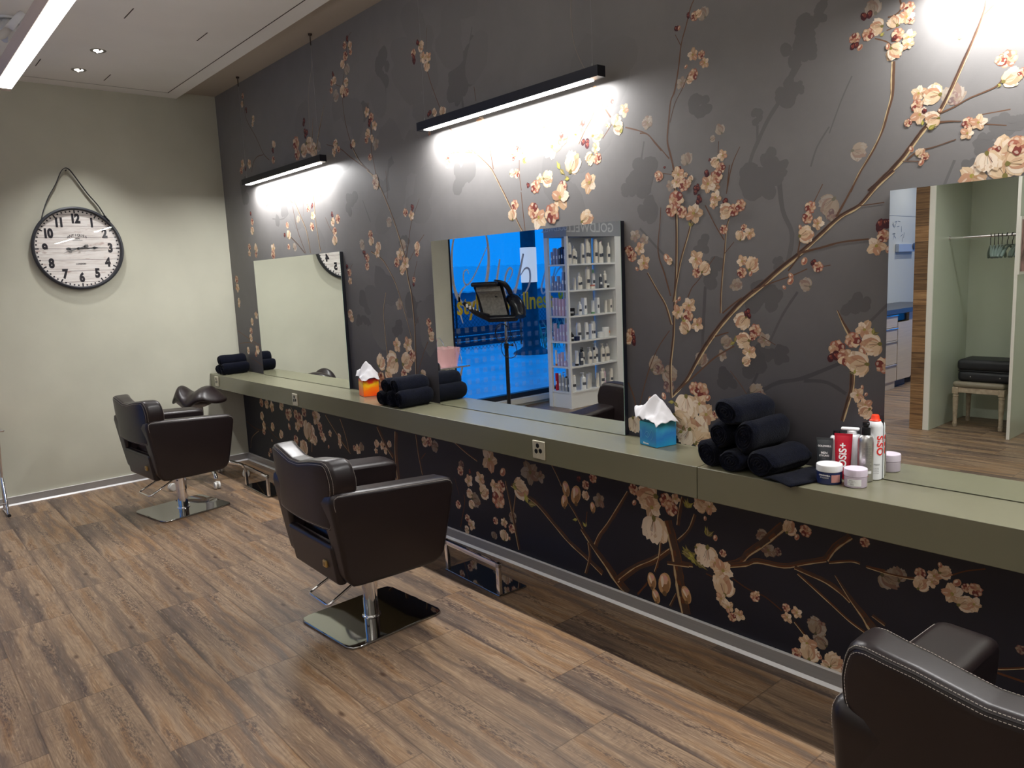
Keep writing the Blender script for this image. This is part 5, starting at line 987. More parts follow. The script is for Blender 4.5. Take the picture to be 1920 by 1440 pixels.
stroke(scr, [(3.68, 1.86), (3.60, 1.62), (3.50, 1.34), (3.42, 1.08)], .026, .036); stroke(scr, [(3.62, 1.60), (3.70, 1.68), (3.77, 1.66), (3.77, 1.52), (3.70, 1.40), (3.62, 1.36)], .010, .030)
stroke(scr, [(4.06, 1.70), (4.00, 1.54), (3.96, 1.42), (3.99, 1.36), (4.06, 1.42)], .014, .030); stroke(scr, [(4.10, 1.80), (4.115, 1.815)], .02, .03)
stroke(scr, [(4.22, 1.68), (4.16, 1.52), (4.12, 1.37)], .014, .030); stroke(scr, [(4.16, 1.50), (4.26, 1.64), (4.33, 1.68), (4.35, 1.60), (4.30, 1.44), (4.32, 1.36), (4.40, 1.42)], .008, .030)
ws = scr.build('script_lettering', mat('window_lettering_grey', s2l((214, 212, 214)), .5), gl, autosmooth=False)
yl = MB(); put_text(yl, 'style & wellness & shop', .30, (-.0535, -2.62, 1.275), (0, -1, 0), (0, 0, 1), align='LEFT', xs=.80, ext=.0006, offset=.006); yl.build('yellow_lettering', mat('window_lettering_yellow', s2l((222, 190, 20)), .5), gl, autosmooth=False)

# ------------------------------------------------------------------ outside at dusk
tag(struct(MB().box(-60, -.36, -60, 40, -.35, -.12).build('ground', mat('wet_asphalt', s2l((226, 230, 236)), .35, noise=(1.5, .22)))), None)
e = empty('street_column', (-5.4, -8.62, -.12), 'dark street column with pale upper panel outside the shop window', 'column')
m = MB(); m.lathe([(.42, 0), (.40, .04), (.27, .10), (.20, .16), (.19, .3), (.165, 1.7), (.165, 4.2)], 20); m.build('shaft', mat('column_dark', s2l((24, 60, 74)), .6, noise=(9, .4)), e)
m = MB(); m.lathe([(.172, 1.56), (.178, 1.57), (.178, 2.30), (.172, 2.31)], 24); m.build('pale_panel', mat('column_panel_glow', s2l((236, 226, 206)), .5, emit=(1, .9, .75), estr=.42), e)  # faint glow added so the panel looks lit
e = empty('shed', (-15, -17, -.12), 'long low shed with corrugated roof across the tracks outside', 'building')
m = MB(); m.box(-4, 2, -8, 14, 0, 1.25); m.build('wall', mat('shed_wall', s2l((120, 140, 160)), .8), e)
m = MB(); V = []; F = []; n = 120
for i in range(n+1):
    y = -8.5+23*i/n; dz = .03*math.sin(i*PI); V += [(2.4, y, 1.22+(.03 if i % 2 else 0)), (-2, y, 2.1+(.03 if i % 2 else 0))]
    if i: F.append((2*i-2, 2*i-1, 2*i+1, 2*i))
m.add(V, F, 0, False); r_ = m.build('roof', mat('shed_roof', s2l((224, 228, 232)), .5), e); md = r_.modifiers.new('thickness', 'SOLIDIFY'); md.thickness = .05
e = empty('chain_link_fence', (-7.3, -6, -.12), 'chain link fence beside the tracks outside the window', 'fence')
for k in range(9):
    m = MB(); m.tube([(0, 4-2*k, 0), (0, 4-2*k, 1.25)], .025, 6); m.build('post', BLACK, e)
m = MB()
for k in range(150):
    y0 = 4-.11*k; m.add([(0, y0, 0), (0, y0+.012, 0), (0, y0+1.1+.012, 1.1), (0, y0+1.1, 1.1)], [(0, 1, 2, 3)], 0, False); m.add([(.004, y0, 1.1), (.004, y0+.012, 1.1), (.004, y0+1.1+.012, 0), (.004, y0+1.1, 0)], [(0, 1, 2, 3)], 0, False)
m.build('wire_mesh', mat('fence_wire', s2l((40, 60, 80)), .6), e, autosmooth=False)
for i, xx in enumerate((-8.2, -9.6, -11.2, -12.6)):
    m = MB(); m.box(-.04, .04, -34, 22, 0, .12); o = m.build('track_rail', mat('rail_steel', s2l((50, 60, 74)), .35, metal=.5)); o.location = (xx, 0, -.12); tag(o, ['railway rail nearest the fence outside the window', 'second railway rail counted from the fence outside', 'third railway rail counted from the fence outside', 'railway rail farthest from the fence, by the shed'][i], 'rail', 'railway rails outside')
for k in range(5):
    q = random.Random(k); m = MB()
    for j in range(46):
        a, l = q.uniform(0, 6.28), q.uniform(.35, .75); lean = q.uniform(.2, .6); bx, by = q.uniform(-.35, .35), q.uniform(-.7, .7); c, s = math.cos(a), math.sin(a)
        m.add([(bx-s*.012, by+c*.012, 0), (bx+s*.012, by-c*.012, 0), (bx+c*l*lean*.5, by+s*l*lean*.5, l*.7), (bx+c*l*lean, by+s*l*lean, l)], [(0, 1, 2), (0, 2, 3)], 0, False)
    o = m.build('grass_clump', mat('dry_grass', s2l((150, 160, 130)), .8), autosmooth=False); o.location = (-6.0-.05*(k % 2), -4.2-1.7*k if k < 2 else -6.6-1.7*k, -.12); tag(o, '%s tuft of dry grass along the fence outside, counted from the window edge' % ['first', 'second', 'third', 'fourth', 'fifth'][k], 'plant', 'grass tufts along the fence')

# ------------------------------------------------------------------ product shelf by the window
SX0, SX1, SY0, SY1 = .31, .68, -3.69, -5.30
LV = [.20, .50, .80, 1.10, 1.40, 1.705]
sh = empty('product_shelf', ((SX0+SX1)/2, SY0, 0), 'tall white open display shelf full of hair products beside the shop window', 'shelf')
def shp(mb, name, m_=SHELFW): return P(mb, name, m_, sh)
m = MB(); m.box(SX0+.01, SX1-.01, SY1, SY0-.012, .001, LV[0]-.018); shp(m, 'plinth')
for z in LV: m = MB(); m.box(SX0, SX1, SY1, SY0, z-.018, z); shp(m, 'shelf_board')
m = MB(); m.box(SX1-.032, SX1+.004, SY0-.026, SY0+.003, .001, 2.25); shp(m, 'corner_post')
m = MB(); m.box(SX0-.004, SX0+.055, SY0-.030, SY0+.003, .001, 2.25); shp(m, 'rear_post')
m = MB(); m.box(SX0, SX1+.004, -4.66, -4.52, .001, 2.25); shp(m, 'middle_post')
m = MB(); m.box(SX0-.004, SX0+.012, -4.50, -3.98, .001, 2.25); shp(m, 'back_panel')
SIGN = mat('sign_grey', s2l((150, 152, 156)), .5)
m = MB(); m.box(SX0, SX1+.006, -5.3, SY0+.004, 2.02, 2.25); hd = shp(m, 'header_sign', SIGN)
m = MB(); put_text(m, 'GOLDWELL', .150, (SX1+.0066, -4.10, 2.115), (0, 1, 0), (0, 0, 1), ext=.0006, offset=.002, spacing=1.02); put_text(m, 'GOLDWELL', .085, ((SX0+SX1)/2, SY0+.0046, 2.115), (-1, 0, 0), (0, 0, 1), ext=.0006, offset=.001, spacing=.95)
o = m.build('header_lettering', mat('sign_letters', s2l((196, 198, 200)), .5), hd, autosmooth=False)
o.matrix_parent_inverse = (Matrix.Translation(-sh.location) @ Matrix.Identity(4)) if False else Matrix.Identity(4)
o.matrix_parent_inverse = (Matrix.Translation(Vector(sh.location)) @ hd.matrix_parent_inverse).inverted()
PM = {k: ppaint('pack_'+k, v, rough=.35) for k, v in dict(cream=(232, 226, 214), white=(240, 240, 238), lilac=(206, 190, 214), lblue=(150, 164, 200), dgrey=(78, 82, 92), navy=(32, 40, 78), black=(16, 16, 20), red=(200, 24, 40), silver=(170, 172, 176), orange=(226, 130, 60), green=(120, 170, 120), pink=(222, 190, 206), rose=(190, 110, 100)).items()}
PMESH = {}
def pack(kind, w_, h, c1, c2):
    key = (kind, w_, h, c1, c2)
    if key in PMESH: return PMESH[key]
    m = MB(); r = w_/2
    if kind == 'bottle': m.lathe([(r*.92, .0005), (r, .004), (r, h*.72), (r*.80, h*.80), (r*.45, h*.83)], 16, 0); m.lathe([(r*.45, h*.82), (r*.48, h*.83), (r*.45, h), (.001, h)], 12, 1)
    elif kind == 'can': m.lathe([(r*.92, .0005), (r, .004), (r, h*.86), (r*.80, h*.90)], 16, 0); m.lathe([(r*.82, h*.895), (r*.82, h*.98), (r*.7, h), (.001, h)], 12, 1)
    elif kind == 'pump': m.lathe([(r*.92, .0005), (r, .004), (r, h*.66), (r*.7, h*.74), (r*.4, h*.76)], 16, 0); m.lathe([(r*.42, h*.75), (r*.42, h*.86), (r*.16, h*.87), (r*.16, h*.95), (r*.4, h*.96), (r*.3, h)], 12, 1); m.box(-r*1.15, 0, -r*.2, r*.2, h*.95, h*.99, 1)
    elif kind == 'tube': m.lathe([(r*.8, .0005), (r*.82, h*.14)], 14, 1); V = []; F = []; 
    elif kind == 'box': m.rbox(-r, r, -r*.8, r*.8, .0005, h, .001, 0, 1)
    elif kind == 'jar': m.lathe([(r*.95, .0005), (r, .003), (r, h*.62)], 20, 0); m.lathe([(r*1.02, h*.62), (r*1.02, h*.97), (r*.95, h), (.001, h)], 20, 1)
    if kind == 'tube':
        for i in range(7):
            t = i/6; z = h*.14+h*.86*t
            for k in range(14): a = 2*PI*k/14; V.append((r*(.85+.15*t)*math.cos(a), (r*.8*(1-t)+.002)*math.sin(a), z))
            if i:
                for k in range(14): k2 = (k+1) % 14; F.append(((i-1)*14+k, (i-1)*14+k2, i*14+k2, i*14+k))
        m.add(V, F, 0)
    if kind in ('bottle', 'can', 'pump'):      # printed label patch round the front
        V = []; 
        for i in range(7):
            a = -1.0+2.0*i/6
            for zz in (h*.28, h*.44): V.append((r*1.012*math.cos(a), r*1.012*math.sin(a), zz))
        m.add(V, [(2*i, 2*i+2, 2*i+3, 2*i+1) for i in range(6)], 2)
    elif kind == 'box': m.box(r, r+.0004, -r*.5, r*.5, h*.35, h*.55, 2)
    o = m.build('product_'+kind, [PM[c1], PM[c2], PM['dgrey' if c1 in ('cream', 'white') else 'white']]); PMESH[key] = o; o['_free'] = 1; return o
def putpack(spec, x, y, z, label, cat, group, name, rz=0):
    p = pack(*spec)
    if p.get('_free'): o = p; del o['_free']
    else: o = p.copy(); col.objects.link(o)
    o.name = name; o.location = (x, y, z+.0008); o.rotation_euler = (0, 0, rz); tag(o, label, cat, group); return o
ORD = ['first', 'second', 'third', 'fourth', 'fifth', 'sixth', 'seventh', 'eighth', 'ninth', 'tenth', 'eleventh', 'twelfth']
SHN = {5: 'top', 4: 'second from top', 3: 'third from top', 2: 'fourth from top', 1: 'fifth from top', 0: 'lowest'}
KN = dict(bottle=('product_bottle', 'bottle'), can=('product_spray_can', 'spray can'), pump=('product_pump_bottle', 'bottle'), tube=('product_tube', 'tube'), box=('product_carton', 'carton'), jar=('product_jar', 'jar'))
CW = dict(cream='cream white', white='white', lilac='pale lilac', lblue='pale blue grey', dgrey='dark grey', navy='navy blue', black='black', red='bright red', silver='silver', orange='orange banded', green='green', pink='pale pink', rose='rose')
def row(level, items, side):
    """side 'front': facing the room, left to right as seen in the middle mirror; 'end': the narrow end of the shelf"""
    n = len(items)
    for i, it in enumerate(items):
        if it is None: continue
        kind, w_, h, c1, c2 = it[:5]; t = (i+.5)/n
        if side == 'front': y = SY0-.055-(.76)*t; x = SX1-.055-(.05 if (i*7+level) % 3 == 1 else 0); rz = 0
        else: x = SX0+.065+(.265)*t; y = SY0-.045; rz = PI/2
        nm, cat = KN[kind]; where = '%s shelf board, %s in the %s row' % (SHN[level], ORD[i], 'wide front' if side == 'front' else 'narrow end')
        putpack((kind, w_, h, c1, c2), x, y, LV[level], ('%s %s, %s' % (CW[c1], cat, where)), cat, 'hair products on the display shelf', nm, rz)
B = 'bottle'; W_ = 'cream'
row(5, [('can', .062, .245, W_, W_), (B, .05, .21, W_, 'silver'), (B, .05, .18, W_, W_), ('can', .048, .235, W_, W_), ('can', .055, .285, W_, W_), ('can', .055, .275, W_, 'silver'), ('can', .055, .285, W_, W_), ('can', .05, .25, W_, W_), (B, .052, .265, W_, 'pink'), (B, .048, .24, W_, W_)], 'front')
row(4, [('tube', .05, .14, W_, 'rose'), ('tube', .045, .14, W_, W_), (B, .048, .19, W_, W_), ('pump', .05, .20, W_, W_), ('can', .055, .265, W_, 'silver'), ('jar', .07, .05, W_, 'rose'), (B, .045, .23, 'white', 'green'), (B, .042, .17, 'dgrey', 'white'), (B, .045, .21, W_, W_), ('jar', .08, .05, 'black', 'white')], 'front')
row(3, [('jar', .07, .05, 'black', 'silver'), ('jar', .06, .085, 'black', 'black'), (B, .05, .16, 'white', 'white'), ('box', .055, .20, 'white', 'green'), ('tube', .055, .15, 'white', 'green'), ('tube', .055, .16, 'white', 'green'), ('box', .05, .19, 'white', 'white'), ('tube', .05, .18, W_, W_), ('tube', .05, .15, W_, W_), ('box', .05, .16, W_, 'dgrey')], 'front')
row(2, [('pump', .05, .11, 'black', 'black'), ('jar', .07, .05, 'navy', 'navy'), ('can', .065, .205, 'white', 'white'), ('can', .05, .205, 'white', 'white'), ('box', .045, .18, 'white', 'white'), ('can', .062, .205, 'white', 'white'), ('jar', .085, .07, 'white', 'white'), ('jar', .09, .12, 'white', 'white'), ('jar', .07, .07, W_, 'orange')], 'front')
row(1, [(B, .05, .17, W_, 'black'), ('tube', .055, .18, 'white', 'black'), (B, .05, .19, 'dgrey', 'black'), ('pump', .05, .20, W_, 'black'), ('pump', .058, .20, W_, W_), (B, .045, .19, W_, 'black'), ('pump', .065, .235, 'white', 'white'), ('pump', .055, .225, W_, W_), (B, .06, .22, W_, 'silver'), (B, .05, .19, W_, W_)], 'front')
row(0, [('can', .065, .20, 'white', W_), None, ('pump', .07, .205, 'white', 'white'), ('tube', .055, .18, W_, W_), ('tube', .055, .18, W_, W_), ('tube', .055, .175, W_, W_), (B, .062, .22, W_, W_), (B, .055, .21, 'pink', W_), ('can', .05, .20, W_, W_)], 'front')
row(5, [('box', .034, .15, 'lblue', 'navy'), ('box', .04, .19, 'lblue', 'lblue'), ('box', .034, .18, 'lblue', 'lblue'), ('box', .03, .19, 'dgrey', 'dgrey'), ('box', .04, .20, 'navy', 'lblue'), ('box', .036, .17, 'lblue', 'lblue')], 'end')
row(4, [('box', .034, .17, 'lblue', 'lblue'), ('box', .034, .11, 'lblue', 'lblue'), ('box', .034, .17, 'lblue', 'lblue'), ('box', .034, .08, 'lblue', 'lblue'), ('box', .036, .215, 'lblue', 'lblue'), ('box', .034, .21, 'navy', 'lblue')], 'end')
row(3, [('box', .040, .215, 'lilac', 'pink'), ('box', .038, .215, 'lilac', 'pink'), ('box', .038, .20, 'pink', 'pink'), ('box', .036, .20, 'pink', 'pink'), ('box', .036, .21, 'lilac', 'lilac')], 'end')
row(2, [('box', .038, .21, 'lilac', 'lilac'), ('box', .032, .15, 'lilac', 'lilac'), ('box', .036, .20, 'lilac', 'pink'), ('box', .040, .20, 'lilac', 'lilac'), ('box', .038, .215, 'pink', 'lilac')], 'end')
row(1, [('tube', .034, .19, 'white', 'orange'), ('box', .032, .15, 'lilac', 'lilac'), ('box', .036, .17, 'lilac', 'lilac'), ('box', .034, .07, 'lilac', 'lilac'), ('pump', .038, .21, 'lilac', 'lilac')], 'end')
row(0, [('box', .032, .21, 'red', 'red'), ('can', .034, .21, 'silver', 'white'), ('pump', .042, .23, 'silver', 'silver'), ('can', .036, .18, 'silver', 'black'), (B, .036, .20, 'black', 'black')], 'end')
row(3, [], 'end')

# ------------------------------------------------------------------ standing heat lamp
hl = empty('heat_lamp_stand', (.36, -2.99, 0), 'black standing hair heat lamp on a wheeled pole in front of the shop window', 'hair lamp', None, math.atan2(-.754, .655))
SH = mat('lamp_shell_black', s2l((14, 18, 30)), .22)
def curved_panel(mb, x0, x1, z0, z1, ydep, th, top_curl, mi=0, n=14, m_=8):
    V = []; F = []
    for lay in (0, 1):
        for i in range(n+1):
            t = i/n; z = z0+(z1-z0)*t
            for j in range(m_+1):
                s = j/m_; x = x0+(x1-x0)*s-.07*t; y = ydep*math.sin(PI*s)*-1+top_curl*t**3-(th if lay else 0); V.append((x, y, z-.05*(t**4)*lay))
    W1 = (n+1)*(m_+1)
    for lay in (0, 1):
        for i in range(n):
            for j in range(m_): a = lay*W1+i*(m_+1)+j; F.append((a, a+1, a+m_+2, a+m_+1))
    ringk = [(0, j) for j in range(m_+1)]+[(i, m_) for i in range(1, n+1)]+[(n, j) for j in range(m_-1, -1, -1)]+[(i, 0) for i in range(n-1, 0, -1)]
    for k in range(len(ringk)):
        (a, b), (c, d) = ringk[k], ringk[(k+1) % len(ringk)]; F.append((a*(m_+1)+b, c*(m_+1)+d, W1+c*(m_+1)+d, W1+a*(m_+1)+b))
    mb.add(V, F, mi)
m = MB(); curved_panel(m, -.265, .06, 1.14, 1.53, .03, .05, .16); hs = m.build('head_shell', SH, hl)
m = MB(); m.tube(smooth([(-.10, .10, 1.545), (-.01, .06, 1.525), (.05, .02, 1.46), (.085, 0, 1.36), (.10, 0, 1.24), (.10, 0, 1.13)], 5), [.022]*6+[.030]*10+[.036]*10, 12); m.build('head_frame', SH, hl)
m = MB(); m.rbox(-.21, .15, -.12, .06, 1.085, 1.165, .03, 0, 3); m.build('head_base', SH, hl)
m = MB(); curved_panel(m, -.235, .03, 1.165, 1.49, .025, .004, .145); o = m.build('heating_panel', mat('heater_grille', s2l((132, 130, 126)), .5, noise=(40, .25), bump=(60, .5, .003)), hl); o.location = (0, .012, 0)
m = MB(); m.rbox(-.105, -.075, -.025, .04, 1.365, 1.395, .003); m.build('sensor', BLACKP, hl)
m = MB(); m.rbox(-.36, -.06, .04, .24, 1.495, 1.545, .022, 0, 3); m.build('top_wing', SH, hl)
def wing(name, p0, p1, w0, w1, d):
    m = MB(); m.tube(smooth([p0, ((p0[0]+p1[0])/2, (p0[1]+p1[1])/2+.03, (p0[2]+p1[2])/2-.025), p1], 6), [w0+(w1-w0)*i/12 for i in range(13)], 12); return m.build(name, SH, hl)
wg = wing('side_wing', (-.20, .03, 1.145), (-.455, .20, 1.33), .045, .020, 0)
m = MB()
for k in range(5): t = .35+.12*k; m.rbox(-.20-.255*t-.014, -.20-.255*t+.014, .03+.17*t+.035, .03+.17*t+.055, 1.145+.185*t-.025, 1.145+.185*t+.015, .004)
m.build('lamp_elements', mat('lamp_elements', s2l((220, 216, 206)), .3), wg)
m = MB(); m.tube(smooth([(.03, -.02, 1.36), (.10, .0, 1.33), (.16, .05, 1.24), (.175, .10, 1.14)], 5), [.03, .045, .055, .065, .07, .075, .08, .08, .08, .08, .075, .075, .07, .07, .065, .06], 14); m.build('side_wing', SH, hl)
m = MB(); m.tube([(0, 0, .80), (0, 0, 1.10)], .0145, 16); m.build('upper_pole', CHROME, hl)
m = MB(); m.tube([(0, 0, .05), (0, 0, .80)], .022, 16); m.tube([(0, 0, .78), (0, 0, .84)], .027, 16); m.build('lower_pole', BLACKP, hl)
m = MB(); m.tube([(.02, 0, .82), (.055, 0, .815)], .008, 8); m.tube([(.055, 0, .815), (.08, 0, .82)], [.014, .020], 12); m.build('height_knob', BLACKP, hl)
m = MB()
for (cx, cz, rx, rz) in ((-.045, .965, .075, .105), (-.03, .955, .085, .10)): m.tube([(cx+rx*math.cos(2*PI*k/20), .03, cz+rz*math.sin(2*PI*k/20)) for k in range(20)], .0045, 6, 0, closed=True)
m.tube(smooth([(.03, .02, 1.10), (.05, .02, .98), (.11, .02, .80), (.11, .02, .71), (.05, .02, .67), (-.03, .02, .70), (-.06, .02, .80), (-.03, .02, .88)], 5), .0045, 6); m.build('power_cable', BLACKP, hl)
m = MB()
for k in range(5): a = 2*PI*k/5+.35; m.tube([(0, 0, .07), (math.cos(a)*.30, math.sin(a)*.30, .055)], [.024, .013], 8); m.lathe([(.018, -.01), (.022, 0), (.018, .01)], 12, 0, Matrix.Translation((math.cos(a)*.31, math.sin(a)*.31, .023)) @ Matrix.Rotation(PI/2, 4, 'X'))
m.build('wheeled_base', BLACKP, hl)

# ------------------------------------------------------------------ small folding stand with clear wash tray, left of the frame
ft = empty('folding_stand', (.28, -2.14, 0), 'chrome folding stand at the left edge by the wall, its foot tip just in view', 'stand')
for sy in (.18, -.18):
    m = MB(); m.tube([(-.16, sy, .012), (.075, sy, .012)], .011, 10); lg = m.build('foot_bar', CHROME, ft)
    m = MB(); m.tube([(.070, sy, .012), (.092, sy, .0115)], .0125, 10); m.tube([(-.165, sy, .012), (-.158, sy, .012)], .0125, 10); m.build('rubber_tip', BLACKP, lg)
m = MB(); m.tube([(-.13, .18, .012), (.12, .18, .66)], .010, 10); m.tube([(-.13, -.18, .012), (.12, -.18, .66)], .010, 10); m.build('leg', CHROME, ft)
m = MB(); m.tube([(.05, .18, .012), (-.13, .18, .66)], .010, 10); m.tube([(.05, -.18, .012), (-.13, -.18, .66)], .010, 10); m.tube([(.05, -.18, .10), (.05, .18, .10)], .006, 8); m.build('leg', CHROME, ft)
m = MB(); m.rbox(-.20, .22, -.21, .21, .655, .672, .006); m.build('top_plate', CHROME, ft)
e = empty('wash_tray', (.29, -2.14, .6725), 'translucent pink and clear plastic tray with chrome handles on the folding stand', 'tray')
def bowl(mb, a, b, h, th=.004):
    V = []; F = []; K = 32
    prof = [(.80, .0005), (.90, h*.5), (1, h), (1-.03, h), (.87, h*.5), (.77, .006)]
    for f, z in prof:
        for k in range(K): t = 2*PI*k/K; V.append((a*f*math.copysign(abs(math.cos(t))**.6, math.cos(t)), b*f*math.copysign(abs(math.sin(t))**.6, math.sin(t)), z))
    for i in range(5):
        for k in range(K): k2 = (k+1) % K; F.append((i*K+k, i*K+k2, (i+1)*K+k2, (i+1)*K+k))
    F.append(tuple(range(K))[::-1]); F.append(tuple(5*K+k for k in range(K))); mb.add(V, F)
m = MB(); bowl(m, .18, .17, .19); m.build('tray_body', milky_mat('pink_clear_plastic', s2l((250, 196, 200)), .34), e)
for sy in (-.10, .10): m = MB(); m.tube([( .04+.09*math.cos(PI*k/12)*1.0, sy*1.6, .02+.13*math.sin(PI*k/12)) for k in range(13)], .004, 8); m.build('handle', CHROME, e)
m = MB(); m.tube(smooth([(-.17, -.05, .15), (-.17, -.05, .25), (-.12, -.05, .29), (-.06, -.05, .24), (-.04, -.05, .205), (.03, -.05, .20)], 5), .007, 8); m.build('spout', CHROME, e)

# ------------------------------------------------------------------ coat niche behind the camera (seen in the right mirror)
NW = mat('niche_gloss_green_white', s2l((206, 214, 196)), .18, coat=.3)
JW = mat('jamb_white', s2l((232, 230, 220)), .4)
n = MB(); n.box(4.15, 4.2, -5.72, WB+.0, 0, 2.6); struct(n.build('trim_3', JW))
n = MB(); n.box(4.2, 4.206, -5.715, WB+.002, 0.001, 2.6); n.box(4.2, 5.62, -5.72, -5.712, 0.001, 2.6); struct(n.build('trim_4', NW))
n = MB(); n.box(4.838, 4.862, -5.712, WB+.01, .001, 2.6, 0); n.box(4.8375, 4.8625, WB+.0095, WB+.012, .001, 2.6, 1); struct(n.build('trim_5', [NW, JW]))
n = MB(); n.box(4.15, 5.62, -5.72, WB, 2.6, HSOF+.02); struct(n.build('trim_6', WALLW))
# reclaimed wood cladding on the post at the passage
def clad_mat():
    m = bpy.data.materials.new('reclaimed_wood'); m.use_nodes = True; nt = m.node_tree; b = nt.nodes['Principled BSDF']; N = NX(nt); tc = nt.nodes.new('ShaderNodeTexCoord'); sp = nt.nodes.new('ShaderNodeSeparateXYZ'); nt.links.new(tc.outputs['Object'], sp.inputs[0])
    p = N.m('DIVIDE', sp.outputs[2], .145); k = N.m('FLOOR', p); fr = N.m('FRACT', p)
    g = N.noise(N.comb(N.m('MULTIPLY', sp.outputs[0], 4), N.m('MULTIPLY', k, 3.7), N.m('MULTIPLY', sp.outputs[2], 90)), 1, 5, .6, .6)
    c = N.ramp(g, [(.3, s2l((84, 58, 34))), (.5, s2l((140, 104, 66))), (.7, s2l((168, 132, 90)))]); hh = N.white(N.comb(k, 1.0, 2.0)); v = N.m('ADD', .55, N.m('MULTIPLY', hh, .6)); c = N.mix(1.0, c, N.comb(v, v, v), 'MULTIPLY')
    e_ = N.m('MINIMUM', fr, N.m('SUBTRACT', 1.0, fr)); c = N.mix(N.ramp(e_, [(.012, (.7, .7, .7)), (.03, (0, 0, 0))]), c, s2l((50, 30, 18)))
    nt.links.new(c, b.inputs['Base Color']); b.inputs['Roughness'].default_value = .6; return m
struct(MB().box(4.035, 4.15, WB-.9, WB+.004, 0.001, HSOF).build('trim_7', clad_mat()))
rod = MB(); rod.tube([(4.206, -5.18, 1.762), (4.838, -5.18, 1.762)], .014, 14); rod.tube([(4.2055, -5.18, 1.762), (4.212, -5.18, 1.762)], .026, 14)
tag(rod.build('clothes_rail', CHROME), 'chrome clothes rail spanning the coat niche', 'rail')
HG = mat('hanger_grey_green', s2l((112, 128, 122)), .3, coat=.4)
def hanger(x, rz, label, first=[None]):
    if first[0] is None:
        e = empty('coat_hanger', (0, 0, 0), label, 'hanger', 'hangers on the clothes rail')
        m = MB(); V = []; F = []
        L = smooth([(0, .0, -.085, .006), (0, .05, -.090, .008), (0, .11, -.112, .010), (0, .175, -.155, .015), (0, .215, -.190, .012)], 5); K = 10; full = [(x_, -y, z, r) for x_, y, z, r in reversed(L[1:])]+L
        m.tube([(p[0], p[1], p[2]) for p in full], [p[3] for p in full], 10); m.build('hanger_body', HG, e)
        m = MB(); m.tube(smooth([(0, 0, -.085), (0, 0, -.050), (0, -.018, -.030), (0, -.021, .0), (0, 0, .020), (0, .019, .006), (0, .018, -.008)], 5), .0032, 8); m.build('hook', mat('dark_hook', s2l((50, 48, 46)), .3, metal=.6), e); first[0] = e
    else: e = dup(first[0], (0, 0, 0), 0, label)
    e.location = (x, -5.18, 1.7605); e.rotation_euler = (0, 0, rz); return e
for i, (x, rz) in enumerate([(4.545, -.35), (4.575, -.25), (4.605, -.20), (4.635, -.15), (4.675, .05), (4.715, .1), (4.745, -.05), (4.775, .02), (4.80, .0)]):
    hanger(x, rz, 'grey green coat hanger on the rail, %s of nine in a row' % ORD[i])
st = empty('upholstered_stool', (4.51, -5.32, 0), 'carved pale wooden stool with grey leather seat inside the coat niche', 'stool')
OAK = mat('limed_wood', s2l((176, 160, 138)), .65, noise=(30, .2))
for sx in (-1, 1):
    for sy in (-1, 1):
        m = MB(); m.lathe([(.016, .0005), (.020, .006), (.020, .03), (.022, .034), (.018, .042), (.017, .06), (.0245, .28), (.021, .290), (.027, .298), (.024, .306), (.020, .31), (.025, .318)], 14, 0, Matrix.Translation((sx*.19, sy*.17, 0))); m.rbox(sx*.19-.026, sx*.19+.026, sy*.17-.026, sy*.17+.026, .318, .382, .004, 0, 1); m.build('leg', OAK, st)
m = MB(); m.rbox(-.17, .17, .155, .185, .330, .378, .003, 0, 1); m.rbox(-.17, .17, -.185, -.155, .330, .378, .003, 0, 1); m.rbox(-.205, -.175, -.15, .15, .330, .378, .003, 0, 1); m.rbox(.175, .205, -.15, .15, .330, .378, .003, 0, 1); m.build('apron', OAK, st)
m = MB(); m.rbox(-.215, .215, -.195, .195, .380, .435, .024, 0, 4); m.build('seat', mat('grey_leather', s2l((140, 132, 114)), .35), st)
cs = empty('carry_case', (4.56, -5.31, .4355), 'black soft carry case lying on the pale wooden stool', 'case')
m = MB(); m.rbox(-.235, .235, -.165, .165, .0005, .100, .035, 0, 4); m.rbox(-.24, .24, -.17, .17, .103, .208, .035, 0, 4); m.rbox(-.228, .228, -.158, .158, .095, .108, .003, 0, 1); m.build('case_body', mat('case_black', s2l((22, 24, 30)), .5), cs)
for s in (-.12, .12): m = MB(); m.lathe([(.006, 0), (.005, .003), (.001, .0035)], 10, 0, Matrix.Translation((s, .165, .05)) @ Matrix.Rotation(-PI/2, 4, 'X')); m.build('stud', mat('stud_metal', (.4, .4, .4), .4, metal=.8), cs)
e = empty('framed_picture', (4.8625, -5.02, 1.66), 'small framed blossom picture on the partition of the coat niche', 'picture')
m = MB(); m.box(.0005, .012, -.20, .20, -.24, .24); m.build('frame', JW, e); m = MB(); m.box(.012, .013, -.175, .175, -.215, .215); m.build('print_sheet', mat('picture_print', s2l((160, 120, 116)), .4, noise=(14, .8)), e)

